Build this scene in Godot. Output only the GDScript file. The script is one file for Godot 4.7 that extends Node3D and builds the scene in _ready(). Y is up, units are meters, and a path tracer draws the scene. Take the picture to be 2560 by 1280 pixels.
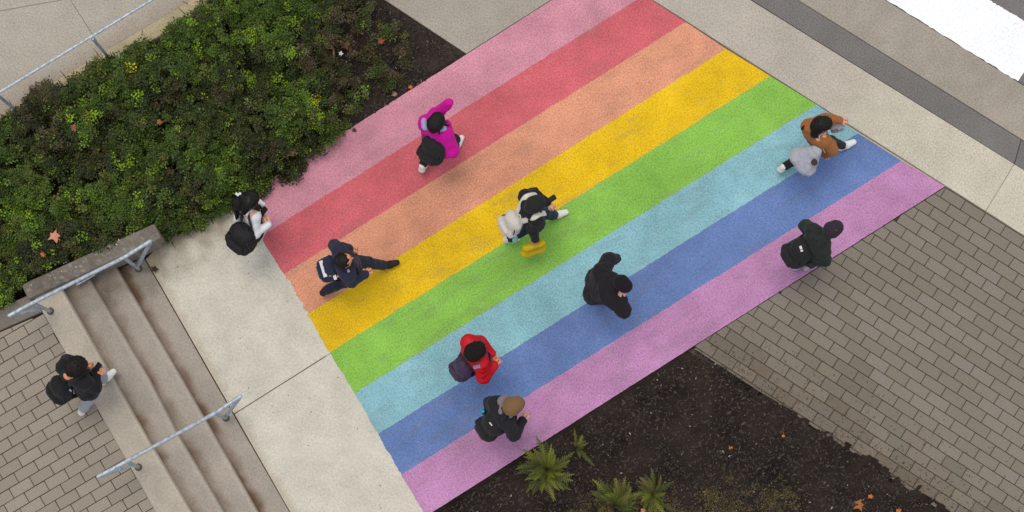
extends Node3D

# ---------------------------------------------------------------- camera model: a drone 25 m up, tilted 8.2 degrees
const TILT := 0.1431
const CAM_H := 25.0
const FOC := 4673.0
const LIT := 1.35            # photographed brightness of a white matte surface under this sky
const GM := 0.87             # mean of the grain textures

var n_low := FastNoiseLite.new()
var n_mid := FastNoiseLite.new()
var n_fine := FastNoiseLite.new()
var n_cloth := FastNoiseLite.new()
var used := {}
var M := {}
var bed_soil_lines := {}

func P(x: float, y: float, h := 0.0) -> Vector3:
	var f := Vector3(0, -cos(TILT), -sin(TILT))
	var u := Vector3(0, sin(TILT), -cos(TILT))
	var d := f * FOC + Vector3.RIGHT * (x - 1280.0) + u * (640.0 - y)
	var t := (h - CAM_H) / d.y
	return Vector3(0, CAM_H, CAM_H * tan(TILT)) + d * t

func PP(list: Array, h := 0.0) -> PackedVector3Array:
	var out := PackedVector3Array()
	for p in list:
		out.append(P(p[0], p[1], h))
	return out

func ph(r: float, g: float, b: float, k := 1.0) -> Color:      # linear base colour of a surface photographed as r, g, b
	var c := Color(r / 255.0, g / 255.0, b / 255.0).srgb_to_linear()
	return Color(c.r * k / LIT, c.g * k / LIT, c.b * k / LIT)

func tint(c: Color, k: float) -> Color:
	return Color(c.r * k, c.g * k, c.b * k)

func numbered(called: String) -> String:
	if not used.has(called):
		used[called] = 0
		return called
	used[called] += 1
	return "%s_%03d" % [called, used[called]]

func tag(o: Node, label := "", category := "", group := "", kind := "") -> Node:
	if label != "": o.set_meta("label", label)
	if category != "": o.set_meta("category", category)
	if group != "": o.set_meta("group", group)
	if kind != "": o.set_meta("kind", kind)
	return o

func thing(called: String, at: Vector3, label: String, category := "", group := "", kind := "") -> Node3D:
	var o := Node3D.new()
	o.name = numbered(called)
	add_child(o, true)
	o.position = at
	tag(o, label, category, group, kind)
	return o

func put(called: String, mesh: Mesh, mat: Material, parent: Node, at := Transform3D()) -> MeshInstance3D:
	var o := MeshInstance3D.new()
	o.name = called if parent != self else numbered(called)
	o.mesh = mesh
	if mat: o.material_override = mat
	o.transform = at
	parent.add_child(o, true)
	return o

# ---------------------------------------------------------------- materials
func grain(sd: int, size: int, fine: float, mid: float, midf: float, specks := 0.0) -> ImageTexture:
	var r := RandomNumberGenerator.new()
	r.seed = sd
	var n := FastNoiseLite.new()
	n.seed = sd
	n.frequency = midf
	n.fractal_octaves = 3
	var src := n.get_seamless_image(size, size).get_data()
	var data := PackedByteArray()
	data.resize(size * size)
	for i in size * size:
		var v := 240.0 + (r.randf() - 0.5) * fine + (src[i] - 128.0) / 128.0 * mid
		if specks > 0.0 and r.randf() < specks:
			v -= 40.0 * r.randf()
		data[i] = clampi(int(v), 0, 255)
	return ImageTexture.create_from_image(Image.create_from_data(size, size, false, Image.FORMAT_L8, data))

func ground_mat(tex: Texture2D, period: float, rough := 0.92) -> StandardMaterial3D:
	var m := StandardMaterial3D.new()
	m.albedo_texture = tex
	m.vertex_color_use_as_albedo = true
	m.uv1_triplanar = true
	m.uv1_world_triplanar = true
	m.uv1_scale = Vector3.ONE / period
	m.roughness = rough
	m.metallic_specular = 0.3
	return m

func plain(c: Color, rough := 0.8, tex: Texture2D = null, period := 1.0) -> StandardMaterial3D:
	var m := StandardMaterial3D.new()
	m.albedo_color = c.linear_to_srgb()
	m.roughness = rough
	m.metallic_specular = 0.3
	if tex:
		m.albedo_texture = tex
		m.uv1_triplanar = true
		m.uv1_world_triplanar = true
		m.uv1_scale = Vector3.ONE / period
	return m

func cloth(c: Color, rough := 0.9) -> StandardMaterial3D:
	var m := plain(c, rough, M.cloth_tex, 0.4)
	m.rim_enabled = true
	m.rim = 0.5
	m.rim_tint = 0.6
	return m

func leaf_mat() -> StandardMaterial3D:
	var m := StandardMaterial3D.new()
	m.vertex_color_use_as_albedo = true
	m.roughness = 0.6
	m.metallic_specular = 0.35
	m.cull_mode = BaseMaterial3D.CULL_DISABLED
	m.backlight_enabled = true
	m.backlight = Color(0.1, 0.14, 0.03)
	return m

# ---------------------------------------------------------------- sheet geometry
func along(line: PackedVector3Array, t: float) -> Vector3:
	if line.size() == 2:
		return line[0].lerp(line[1], t)
	var total := 0.0
	for i in line.size() - 1:
		total += line[i].distance_to(line[i + 1])
	var want := t * total
	for i in line.size() - 1:
		var l := line[i].distance_to(line[i + 1])
		if want <= l or i == line.size() - 2:
			return line[i].lerp(line[i + 1], clampf(want / l, 0, 1))
		want -= l
	return line[-1]

# a slab whose top is ruled between the polylines a and b (u runs along them, v from a to b), with chamfered edges and sides
func ruled(a: PackedVector3Array, b: PackedVector3Array, y: float, thick: float, step: float, paint: Callable, shift: Variant = null, chamfer := 0.008) -> ArrayMesh:
	var la := 0.0
	for i in a.size() - 1: la += a[i].distance_to(a[i + 1])
	var wb := (along(a, 0.5).distance_to(along(b, 0.5)) + along(a, 1.0).distance_to(along(b, 1.0))) * 0.5
	var nu := clampi(int(la / step), 2, 400)
	var nv := clampi(int(wb / step), 2, 400)
	var v := PackedVector3Array()
	var c := PackedColorArray()
	var nm := PackedVector3Array()
	var ix := PackedInt32Array()
	for j in nv + 1:
		for i in nu + 1:
			var u := float(i) / nu
			var w := float(j) / nv
			var p := along(a, u).lerp(along(b, u), w)
			p.y = y
			if shift != null:
				p = shift.call(p, u, w)
			v.append(p)
			c.append(paint.call(p, u, w))
			nm.append(Vector3.UP)
	for j in nv:
		for i in nu:
			var q := j * (nu + 1) + i
			ix.append_array([q, q + 1, q + nu + 2, q, q + nu + 2, q + nu + 1])
	# the rim
	if thick > 0.0:
		var rim := PackedInt32Array()
		for i in nu: rim.append(i)
		for j in nv: rim.append(j * (nu + 1) + nu)
		for i in nu: rim.append(nv * (nu + 1) + nu - i)
		for j in nv: rim.append((nv - j) * (nu + 1))
		var mid := along(a, 0.5).lerp(along(b, 0.5), 0.5)
		var m := rim.size()
		var start := v.size()
		for ring in 3:
			for k in m:
				var p := v[rim[k]]
				var pn := v[rim[(k + 1) % m]] - v[rim[(k + m - 1) % m]]
				var out := Vector3(pn.z, 0, -pn.x).normalized()
				if out.dot(p - mid) < 0: out = -out
				var q := p
				if ring == 0: q = p + Vector3(0, -0.0004, 0)
				elif ring == 1: q = p + out * chamfer + Vector3(0, -chamfer, 0)
				else: q = p + out * chamfer + Vector3(0, -thick, 0)
				v.append(q)
				c.append(tint(c[rim[k]], 1.0))
				nm.append((Vector3.UP * (1.0 if ring < 1 else 0.35) + out * (0.35 if ring < 1 else 1.0)).normalized())
		for ring in 2:
			for k in m:
				var q := start + ring * m + k
				var q2 := start + ring * m + (k + 1) % m
				ix.append_array([q, q2, q2 + m, q, q2 + m, q + m])
	for k in range(0, ix.size(), 3):                       # every face turned to its normal
		var pa := v[ix[k]]
		if (v[ix[k + 2]] - pa).cross(v[ix[k + 1]] - pa).dot(nm[ix[k]]) < 0.0:
			var sw := ix[k + 1]
			ix[k + 1] = ix[k + 2]
			ix[k + 2] = sw
	var arr := []
	arr.resize(Mesh.ARRAY_MAX)
	arr[Mesh.ARRAY_VERTEX] = v
	arr[Mesh.ARRAY_NORMAL] = nm
	arr[Mesh.ARRAY_COLOR] = c
	arr[Mesh.ARRAY_INDEX] = ix
	var mesh := ArrayMesh.new()
	mesh.add_surface_from_arrays(Mesh.PRIMITIVE_TRIANGLES, arr)
	return mesh

func tone(base: Color, low: float, mid: float) -> Callable:
	return func(p: Vector3, _u: float, _w: float) -> Color:
		return tint(base, 1.0 + low * n_low.get_noise_2d(p.x, p.z) + mid * n_mid.get_noise_2d(p.x, p.z))

# an upright prism from a plan polygon, its top edge chamfered
func prism(poly: PackedVector2Array, y0: float, y1: float, bevel: float, lift := Vector2.ZERO) -> ArrayMesh:
	var st := SurfaceTool.new()
	st.begin(Mesh.PRIMITIVE_TRIANGLES)
	var n := poly.size()
	var mid := Vector2.ZERO
	for p in poly: mid += p / n
	var top := PackedVector3Array()
	var sh := PackedVector3Array()
	var bot := PackedVector3Array()
	for p in poly:
		var q := p + (mid - p).normalized() * minf(bevel * 1.3, p.distance_to(mid) * 0.3)
		var t := lift.dot(p - mid)
		top.append(Vector3(q.x, y1 + t, q.y))
		sh.append(Vector3(p.x, y1 - bevel * 0.8 + t, p.y))
		bot.append(Vector3(p.x, y0, p.y))
	var cen := Vector3(mid.x, y1 + 0.0, mid.y)
	var flip := Geometry2D.is_polygon_clockwise(poly)
	for i in n:
		var j := (i + 1) % n
		var tris := [[cen, top[i], top[j]], [top[i], sh[i], sh[j]], [top[i], sh[j], top[j]], [sh[i], bot[i], bot[j]], [sh[i], bot[j], sh[j]]]
		for t in tris:
			st.set_smooth_group(-1)
			if flip:
				st.add_vertex(t[0]); st.add_vertex(t[1]); st.add_vertex(t[2])
			else:
				st.add_vertex(t[0]); st.add_vertex(t[2]); st.add_vertex(t[1])
	st.generate_normals()
	return st.commit()

func v2(p: Vector3) -> Vector2:
	return Vector2(p.x, p.z)

# ---------------------------------------------------------------- tubes and ribbons
func tube(pts: PackedVector3Array, radii: PackedFloat32Array, sides := 10, flat := 1.0, up := Vector3.UP) -> ArrayMesh:
	var v := PackedVector3Array()
	var nm := PackedVector3Array()
	var ix := PackedInt32Array()
	var n := pts.size()
	var side := Vector3.ZERO
	for i in n:
		var d := (pts[mini(i + 1, n - 1)] - pts[maxi(i - 1, 0)]).normalized()
		if i == 0:
			side = d.cross(up)
			if side.length() < 0.05: side = d.cross(Vector3.RIGHT)
		side = (side - d * side.dot(d)).normalized()
		var nn := side.cross(d).normalized()
		var r := radii[mini(i, radii.size() - 1)]
		for k in sides:
			var a := TAU * k / sides
			var off := side * cos(a) + nn * sin(a) * flat
			v.append(pts[i] + off * r)
			nm.append((side * cos(a) * flat + nn * sin(a)).normalized())
	for i in n - 1:
		for k in sides:
			var q := i * sides + k
			var q2 := i * sides + (k + 1) % sides
			ix.append_array([q, q2, q2 + sides, q, q2 + sides, q + sides])
	for e in [0, n - 1]:
		var cidx := v.size()
		v.append(pts[e])
		var d := (pts[1] - pts[0]) if e == 0 else (pts[n - 2] - pts[n - 1])
		nm.append(-d.normalized())
		for k in sides:
			ix.append_array([cidx, e * sides + k, e * sides + (k + 1) % sides])
	var arr := []
	arr.resize(Mesh.ARRAY_MAX)
	arr[Mesh.ARRAY_VERTEX] = v
	arr[Mesh.ARRAY_NORMAL] = nm
	arr[Mesh.ARRAY_INDEX] = ix
	var mesh := ArrayMesh.new()
	mesh.add_surface_from_arrays(Mesh.PRIMITIVE_TRIANGLES, arr)
	return mesh

func smooth_line(pts: Array, per := 6) -> PackedVector3Array:
	var c := Curve3D.new()
	for i in pts.size():
		var prev: Vector3 = pts[maxi(i - 1, 0)]
		var next: Vector3 = pts[mini(i + 1, pts.size() - 1)]
		var tn := (next - prev) * 0.18
		c.add_point(pts[i], -tn, tn)
	var out := PackedVector3Array()
	for i in pts.size() - 1:
		for k in per:
			out.append(c.sample(i, float(k) / per))
	out.append(pts[-1])
	return out

func bent_line(pts: Array, rad: float) -> PackedVector3Array:   # straight runs joined by round bends
	var out := PackedVector3Array([pts[0]])
	for i in range(1, pts.size() - 1):
		var p: Vector3 = pts[i]
		var a: Vector3 = p + (pts[i - 1] - p).normalized() * minf(rad, p.distance_to(pts[i - 1]) * 0.45)
		var b: Vector3 = p + (pts[i + 1] - p).normalized() * minf(rad, p.distance_to(pts[i + 1]) * 0.45)
		for k in 7:
			var t := k / 6.0
			out.append(a.lerp(p, t).lerp(p.lerp(b, t), t))
	out.append(pts[-1])
	return out

# ---------------------------------------------------------------- rounded bodies: tapered capsules joined smoothly, meshed as surface nets
func net(prims: Array, cell: float, k: float, namp := 0.0, nscale := 1.0, floor_y := -100.0, quilt := 0.0) -> Dictionary:
	var lo := Vector3(1e6, 1e6, 1e6)
	var hi := -lo
	for p in prims:
		var r: float = maxf(p[2], p[3]) + k * 0.3 + namp + quilt
		for q in [p[0], p[1]]:
			lo = lo.min(q - Vector3.ONE * r)
			hi = hi.max(q + Vector3.ONE * r)
	lo -= Vector3.ONE * cell * 2.0
	hi += Vector3.ONE * cell * 3.0
	var nx := int((hi.x - lo.x) / cell) + 1
	var ny := int((hi.y - lo.y) / cell) + 1
	var nz := int((hi.z - lo.z) / cell) + 1
	var g := PackedFloat32Array()
	g.resize(nx * ny * nz)
	g.fill(1.0)
	var sy := nx
	var sz := nx * ny
	for pr in prims:
		var a: Vector3 = pr[0]
		var b: Vector3 = pr[1]
		var ra: float = pr[2]
		var rb: float = pr[3]
		var ab := b - a
		var inv := 1.0 / maxf(ab.length_squared(), 1e-9)
		var pad := maxf(ra, rb) + k + cell * 2.0
		var l := ((a.min(b) - Vector3.ONE * pad - lo) / cell).floor()
		var h := ((a.max(b) + Vector3.ONE * pad - lo) / cell).ceil()
		var x0 := maxi(int(l.x), 0)
		var x1 := mini(int(h.x), nx - 1)
		for z in range(maxi(int(l.z), 0), mini(int(h.z), nz - 1) + 1):
			for y in range(maxi(int(l.y), 0), mini(int(h.y), ny - 1) + 1):
				var i := z * sz + y * sy + x0
				var p := lo + Vector3(x0, y, z) * cell - a
				for x in range(x0, x1 + 1):
					var t := clampf(p.dot(ab) * inv, 0.0, 1.0)
					var d := (p - ab * t).length() - ra - (rb - ra) * t
					var o := g[i]
					var e := k - absf(d - o)
					g[i] = minf(d, o) - (e * e / k * 0.25 if e > 0.0 else 0.0)
					p.x += cell
					i += 1
	var lim := cell * 2.6 + namp + quilt
	if namp > 0.0 or floor_y > -50.0 or quilt > 0.0:
		var i := 0
		for z in nz:
			for y in ny:
				for x in nx:
					var d := g[i]
					if d < lim and d > -lim:
						var p := lo + Vector3(x, y, z) * cell
						if namp > 0.0:
							d += namp * n_cloth.get_noise_3d(p.x * nscale, p.y * nscale * 0.7, p.z * nscale)
						if quilt > 0.0:
							d += quilt * (0.5 - absf(sin(p.y * 38.0)))
						if floor_y > -50.0:
							d = maxf(d, floor_y - p.y)
						g[i] = d
					elif floor_y > -50.0 and lo.y + y * cell < floor_y:
						g[i] = maxf(d, floor_y - lo.y - y * cell)
					i += 1
	var id := PackedInt32Array()
	id.resize(nx * ny * nz)
	id.fill(-1)
	var v := PackedVector3Array()
	var nm := PackedVector3Array()
	var cells := PackedInt32Array()
	var off := [0, 1, sy, sy + 1, sz, sz + 1, sz + sy, sz + sy + 1]
	var edges := [[0, 1], [2, 3], [4, 5], [6, 7], [0, 2], [1, 3], [4, 6], [5, 7], [0, 4], [1, 5], [2, 6], [3, 7]]
	var corner := []
	for q in 8: corner.append(Vector3(q & 1, (q >> 1) & 1, (q >> 2) & 1))
	var reach := cell * 6.0 + namp + quilt
	for z in nz - 1:
		for y in ny - 1:
			var i := z * sz + y * sy
			for x in nx - 1:
				var g0 := g[i]
				if g0 < reach and g0 > -reach:
					var s := g0 < 0.0
					if (g[i + 1] < 0.0) != s or (g[i + sy] < 0.0) != s or (g[i + sz] < 0.0) != s or (g[i + sy + 1] < 0.0) != s or (g[i + sz + 1] < 0.0) != s or (g[i + sz + sy] < 0.0) != s or (g[i + sz + sy + 1] < 0.0) != s:
						var sum := Vector3.ZERO
						var cnt := 0
						for e in edges:
							var ga := g[i + off[e[0]]]
							var gb := g[i + off[e[1]]]
							if (ga < 0.0) != (gb < 0.0):
								sum += corner[e[0]].lerp(corner[e[1]], ga / (ga - gb))
								cnt += 1
						id[i] = v.size()
						v.append(lo + (Vector3(x, y, z) + sum / cnt) * cell)
						var gr := Vector3(g[i + 1] + g[i + sy + 1] + g[i + sz + 1] + g[i + sz + sy + 1] - g0 - g[i + sy] - g[i + sz] - g[i + sz + sy], g[i + sy] + g[i + sy + 1] + g[i + sz + sy] + g[i + sz + sy + 1] - g0 - g[i + 1] - g[i + sz] - g[i + sz + 1], g[i + sz] + g[i + sz + 1] + g[i + sz + sy] + g[i + sz + sy + 1] - g0 - g[i + 1] - g[i + sy] - g[i + sy + 1])
						nm.append(gr.normalized())
						cells.append(i)
				i += 1
	var ix := PackedInt32Array()
	for i in cells:
		var s := g[i] < 0.0
		for ax in 3:
			var d: int = [1, sy, sz][ax]
			if (g[i + d] < 0.0) != s:
				var e1: int = [sy, sz, 1][ax]
				var e2: int = [sz, 1, sy][ax]
				if i - e1 - e2 < 0: continue
				var q0 := id[i]
				var q1 := id[i - e1]
				var q2 := id[i - e1 - e2]
				var q3 := id[i - e2]
				if q1 < 0 or q2 < 0 or q3 < 0: continue
				if s: ix.append_array([q0, q3, q2, q0, q2, q1])
				else: ix.append_array([q0, q1, q2, q0, q2, q3])
	return {"v": v, "n": nm, "i": ix}

func blend_in(acc: Dictionary, part: Dictionary, t: Transform3D) -> void:
	var base: int = acc.v.size()
	var flip := t.basis.determinant() < 0.0
	var nb := t.basis.inverse().transposed()
	for p in part.v: acc.v.append(t * p)
	for p in part.n: acc.n.append((nb * p).normalized())
	var ii: PackedInt32Array = part.i
	for k in range(0, ii.size(), 3):
		if flip: acc.i.append_array([base + ii[k], base + ii[k + 2], base + ii[k + 1]])
		else: acc.i.append_array([base + ii[k], base + ii[k + 1], base + ii[k + 2]])

func solid(acc: Dictionary, origin := Vector3.ZERO) -> ArrayMesh:
	var v: PackedVector3Array = acc.v
	if origin != Vector3.ZERO:
		for i in v.size(): v[i] -= origin
	var arr := []
	arr.resize(Mesh.ARRAY_MAX)
	arr[Mesh.ARRAY_VERTEX] = v
	arr[Mesh.ARRAY_NORMAL] = acc.n
	arr[Mesh.ARRAY_INDEX] = acc.i
	var mesh := ArrayMesh.new()
	mesh.add_surface_from_arrays(Mesh.PRIMITIVE_TRIANGLES, arr)
	return mesh

# ---------------------------------------------------------------- people
var head_net: Dictionary
var hand_net: Dictionary
var grip_net: Dictionary
var eye_mesh: SphereMesh

func make_shared_bodies() -> void:
	var V := func(x, y, z): return Vector3(x, y, z)
	head_net = net([
		[V.call(0, 0.03, -0.025), V.call(0, 0.035, 0.02), 0.083, 0.076], [V.call(0, -0.03, 0.035), V.call(0, -0.065, 0.05), 0.06, 0.038],
		[V.call(-0.035, -0.04, 0.02), V.call(0.035, -0.04, 0.02), 0.05, 0.05], [V.call(0, 0.0, 0.088), V.call(0, -0.03, 0.104), 0.009, 0.014],
		[V.call(-0.083, 0.0, -0.012), V.call(-0.08, -0.03, -0.002), 0.018, 0.012], [V.call(0.083, 0.0, -0.012), V.call(0.08, -0.03, -0.002), 0.018, 0.012],
		[V.call(-0.018, -0.06, 0.078), V.call(0.018, -0.06, 0.078), 0.011, 0.011], [V.call(-0.04, 0.02, 0.07), V.call(0.04, 0.02, 0.07), 0.014, 0.014],
		[V.call(0, -0.07, -0.015), V.call(0, -0.17, -0.035), 0.056, 0.06]], 0.0065, 0.02)
	var hp := []
	var gp := []
	for s in [-1.0, 1.0]:
		hp.append([V.call(0.014 * s, 0, 0.0), V.call(0.026 * s, 0, 0.08), 0.018, 0.014])
	gp = hp.duplicate()
	var lens := [0.032, 0.041, 0.044, 0.038]
	for q in 4:
		var x := -0.033 + 0.022 * q
		var a := Vector3(x, 0, 0.082)
		var l: float = lens[q]
		var b := a + Vector3(0.0, -0.35, 0.94) * l
		var c := b + Vector3(0, -0.65, 0.75) * l * 0.95
		hp.append([a, b, 0.0095, 0.0085]); hp.append([b, c, 0.0085, 0.007])
		b = a + Vector3(0.0, -0.75, 0.66) * l
		c = b + Vector3(0, -0.9, -0.4) * l * 0.95
		gp.append([a, b, 0.0095, 0.0085]); gp.append([b, c, 0.0085, 0.007])
	for pl in [hp, gp]:
		pl.append([V.call(0.024, -0.004, 0.022), V.call(0.05, -0.014, 0.055), 0.013, 0.011])
		pl.append([V.call(0.05, -0.014, 0.055), V.call(0.052, -0.03, 0.082), 0.011, 0.008])
	hand_net = net(hp, 0.004, 0.006)
	grip_net = net(gp, 0.004, 0.006)
	eye_mesh = SphereMesh.new()
	eye_mesh.radius = 0.011; eye_mesh.height = 0.022; eye_mesh.radial_segments = 10; eye_mesh.rings = 6

func knee(h: Vector3, a: Vector3, l1: float, l2: float, hint: Vector3) -> Vector3:
	var d := a - h
	var dist := d.length()
	if dist > l1 + l2 - 0.01:
		return h + d * (l1 / (l1 + l2)) + hint * 0.015
	var dir := d / dist
	var x := (l1 * l1 - l2 * l2 + dist * dist) / (2.0 * dist)
	var y := sqrt(maxf(l1 * l1 - x * x, 0.0))
	var perp := (hint - dir * hint.dot(dir)).normalized()
	return h + dir * x + perp * y

func jp(a: Array, base: float) -> Vector3:
	return P(a[0], a[1], a[2] + base)

# d holds the joints as measured (place in plan, height above the ground under the feet); returns the joints in space
func build_person(d: Dictionary) -> Dictionary:
	var base: float = d.get("base", 0.0)
	var F := Vector3(d.face[0], 0, d.face[1]).normalized()
	var R := Vector3(-F.z, 0, F.x)
	var J := {"F": F, "R": R}
	for k in ["head", "shL", "elL", "wrL", "shR", "elR", "wrR", "pelvis", "anL", "toL", "anR", "toR"]:
		J[k] = jp(d[k], base)
	# keep the arm bones at human length: slide the joints along their own direction
	for s in ["L", "R"]:
		var u: Vector3 = J["el" + s] - J["sh" + s]
		var wv: Vector3 = J["wr" + s] - J["el" + s]
		J["el" + s] = J["sh" + s] + u.normalized() * clampf(u.length(), 0.24, 0.31)
		J["wr" + s] = J["el" + s] + wv.normalized() * clampf(wv.length(), 0.22, 0.27)
	var mid: Vector3 = (J.shL + J.shR) * 0.5
	J.mid = mid
	J.neck = mid + Vector3.UP * 0.04 + (J.head - mid) * 0.12
	J.hipL = J.pelvis - R * 0.09
	J.hipR = J.pelvis + R * 0.09
	J.knL = knee(J.hipL, J.anL, 0.43, 0.42, F)
	J.knR = knee(J.hipR, J.anR, 0.43, 0.42, F)
	var origin: Vector3 = (J.anL + J.anR) * 0.5
	origin.y = base
	J.origin = origin
	var root := thing("person", origin, d.label, "person")
	J.root = root
	# the body, one continuous figure
	var b := []
	b.append([J.shL, J.shR, 0.055, 0.055])
	b.append([J.neck, J.head, 0.052, 0.05])
	for s in ["L", "R"]:
		b.append([mid.lerp(J["sh" + s], 0.5), J["hip" + s], 0.09, 0.085])
		b.append([J["sh" + s], J["el" + s], 0.048, 0.038])
		b.append([J["el" + s], J["wr" + s], 0.038, 0.027])
		b.append([J["hip" + s], J["kn" + s], 0.078, 0.052])
		b.append([J["kn" + s], J["an" + s], 0.05, 0.034])
		b.append([J["an" + s] + Vector3(0, -0.03, 0), J["to" + s], 0.034, 0.026])
	b.append([J.hipL, J.hipR, 0.09, 0.09])
	var acc := net(b, 0.017, 0.06)
	var pitch: float = d.get("pitch", 0.45)
	var look := F
	if d.has("look"): look = Vector3(d.look[0], 0, d.look[1]).normalized()
	var hz := (look * cos(pitch) - Vector3.UP * sin(pitch)).normalized()
	var hx := Vector3.UP.cross(hz).normalized()
	var hb := Basis(hx, hz.cross(hx).normalized(), hz)
	J.headT = Transform3D(hb, J.head)
	blend_in(acc, head_net, J.headT)
	for s in ["L", "R"]:
		var fw: Vector3 = (J["wr" + s] - J["el" + s]).normalized()
		if d.has("hand" + s):
			fw = (jp(d["hand" + s], base) - J["wr" + s]).normalized()
		var up := Vector3.UP - fw * fw.y
		up = up.normalized() if up.length() > 0.2 else F
		var side := up.cross(fw).normalized()
		var bas := Basis(side * (1.0 if s == "R" else -1.0), up, fw)
		blend_in(acc, hand_net if d.get("open" + s, false) else grip_net, Transform3D(bas, J["wr" + s]))
		J["hand" + s] = J["wr" + s] + fw * 0.09
	put("body", solid(acc, origin), M["skin%d" % d.get("skin", 0)], root)
	for sx in [-1.0, 1.0]:
		put("eye", eye_mesh, M.eye, root, Transform3D(hb, J.headT * Vector3(0.03 * sx, 0.0, 0.084) - origin))
	# trousers
	var tp: float = d.get("leg_pad", 0.014)
	var tr := [[J.hipL, J.hipR, 0.1 + tp, 0.1 + tp]]
	for s in ["L", "R"]:
		var cuff: Vector3 = J["an" + s].lerp(J["kn" + s], 0.1)
		tr.append([J["hip" + s], J["kn" + s], 0.086 + tp, 0.056 + tp])
		tr.append([J["kn" + s], cuff, 0.056 + tp, 0.044 + tp])
	put("trousers", solid(net(tr, 0.013, 0.045, 0.010, 1.3), origin), d.pants, root)
	# shoes
	for s in ["L", "R"]:
		var an: Vector3 = J["an" + s]
		var to: Vector3 = J["to" + s]
		var fd := (to - an)
		var flat := Vector3(fd.x, 0, fd.z).normalized()
		var heel := an - flat * 0.035 + Vector3(0, -0.045, 0)
		var tip := heel + (Vector3(to.x, to.y, to.z) + flat * 0.01 - heel).limit_length(0.235)
		if heel.distance_to(tip) < 0.2: tip = heel + (tip - heel).normalized() * 0.2
		tip.y = maxf(tip.y, base + 0.03)
		var sw := [[heel, heel.lerp(tip, 0.5), 0.043, 0.049], [heel.lerp(tip, 0.5), tip, 0.052, 0.041], [heel + Vector3(0, 0.01, 0), an + Vector3(0, 0.03, 0), 0.042, 0.045], [an + flat * 0.02, heel.lerp(tip, 0.6), 0.038, 0.03]]
		put("shoe", solid(net(sw, 0.009, 0.025, 0.0, 1.0, base + 0.003), origin), d.shoes, root)
	# jacket
	var pad: float = d.get("pad", 0.03)
	var hem: float = d.get("hem", 0.1)
	var jk := [[J.shL, J.shR, 0.06 + pad, 0.06 + pad]]
	for s in ["L", "R"]:
		var low: Vector3 = J["hip" + s] - Vector3.UP * hem
		if d.has("flare"): low += F * d.flare
		jk.append([mid.lerp(J["sh" + s], 0.5) - Vector3(0, 0.06, 0), J["hip" + s] + Vector3(0, 0.06, 0), 0.092 + pad, 0.092 + pad])
		jk.append([J["hip" + s] + Vector3(0, 0.06, 0), low, 0.095 + pad, 0.085 + pad * 1.2])
		jk.append([J["sh" + s] - Vector3(0, 0.01, 0), J["el" + s], 0.056 + pad, 0.046 + pad])
		var cuff: Vector3 = J["el" + s].lerp(J["wr" + s], 0.93)
		if s in d.get("long_sleeve", ""): cuff = J["wr" + s] + (J["hand" + s] - J["wr" + s]) * 1.1
		jk.append([J["el" + s], cuff, 0.046 + pad, 0.034 + pad * 0.7])
	jk.append([mid - Vector3.UP * 0.05 + F * 0.03, J.pelvis + F * 0.02, 0.09 + pad, 0.09 + pad])
	if d.get("collar", true):
		jk.append([J.headT * Vector3(0, -0.115, -0.024), J.headT * Vector3(0, -0.17, -0.035), 0.064 + pad * 0.2, 0.07 + pad * 0.4])
		jk.append([J.neck, J.neck.lerp(J.head, 0.42) - F * 0.015, 0.066 + pad * 0.5, 0.062 + pad * 0.3])
	if d.has("hood"):
		var hc: Vector3 = J.neck - F * 0.05 + Vector3(0, 0.02, 0)
		jk.append([hc - R * 0.06, hc + R * 0.06, d.hood, d.hood])
		jk.append([hc - R * 0.06, J.neck - R * 0.08 + F * 0.06, d.hood * 0.8, d.hood * 0.6])
		jk.append([hc + R * 0.06, J.neck + R * 0.08 + F * 0.06, d.hood * 0.8, d.hood * 0.6])
	put("jacket", solid(net(jk, 0.012, 0.04, d.get("wrinkle", 0.013), 1.25, -100.0, d.get("quilt", 0.0)), origin), d.coat, root)
	# hair or hat
	var hp := []
	var hr: float = d.get("hair_r", 0.1)
	hp.append([J.headT * Vector3(0, 0.022, -0.042), J.headT * Vector3(0, 0.045, d.get("fringe", 0.018)), hr * 0.98, hr * 0.92])
	hp.append([J.headT * Vector3(0, -0.03, -0.045), J.headT * Vector3(0, 0.02, -0.04), hr * 0.8, hr * 0.95])
	if d.get("nape", false):
		hp.append([J.headT * Vector3(0, -0.02, -0.06), J.neck - F * 0.05 + Vector3(0, 0.03, 0), hr * 0.75, hr * 0.55])
		for sx in [-1.0, 1.0]:
			hp.append([J.headT * Vector3(0.05 * sx, -0.02, -0.02), J.neck + R * 0.06 * sx - F * 0.02, hr * 0.45, hr * 0.35])
	for q in d.get("locks", []):
		hp.append([jp(q[0], base), jp(q[1], base), q[2], q[3]])
	put(d.get("hair_name", "hair"), solid(net(hp, 0.009, 0.03, d.get("hair_n", 0.008), d.get("hair_f", 2.4)), origin), d.hair, root)
	return J

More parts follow.
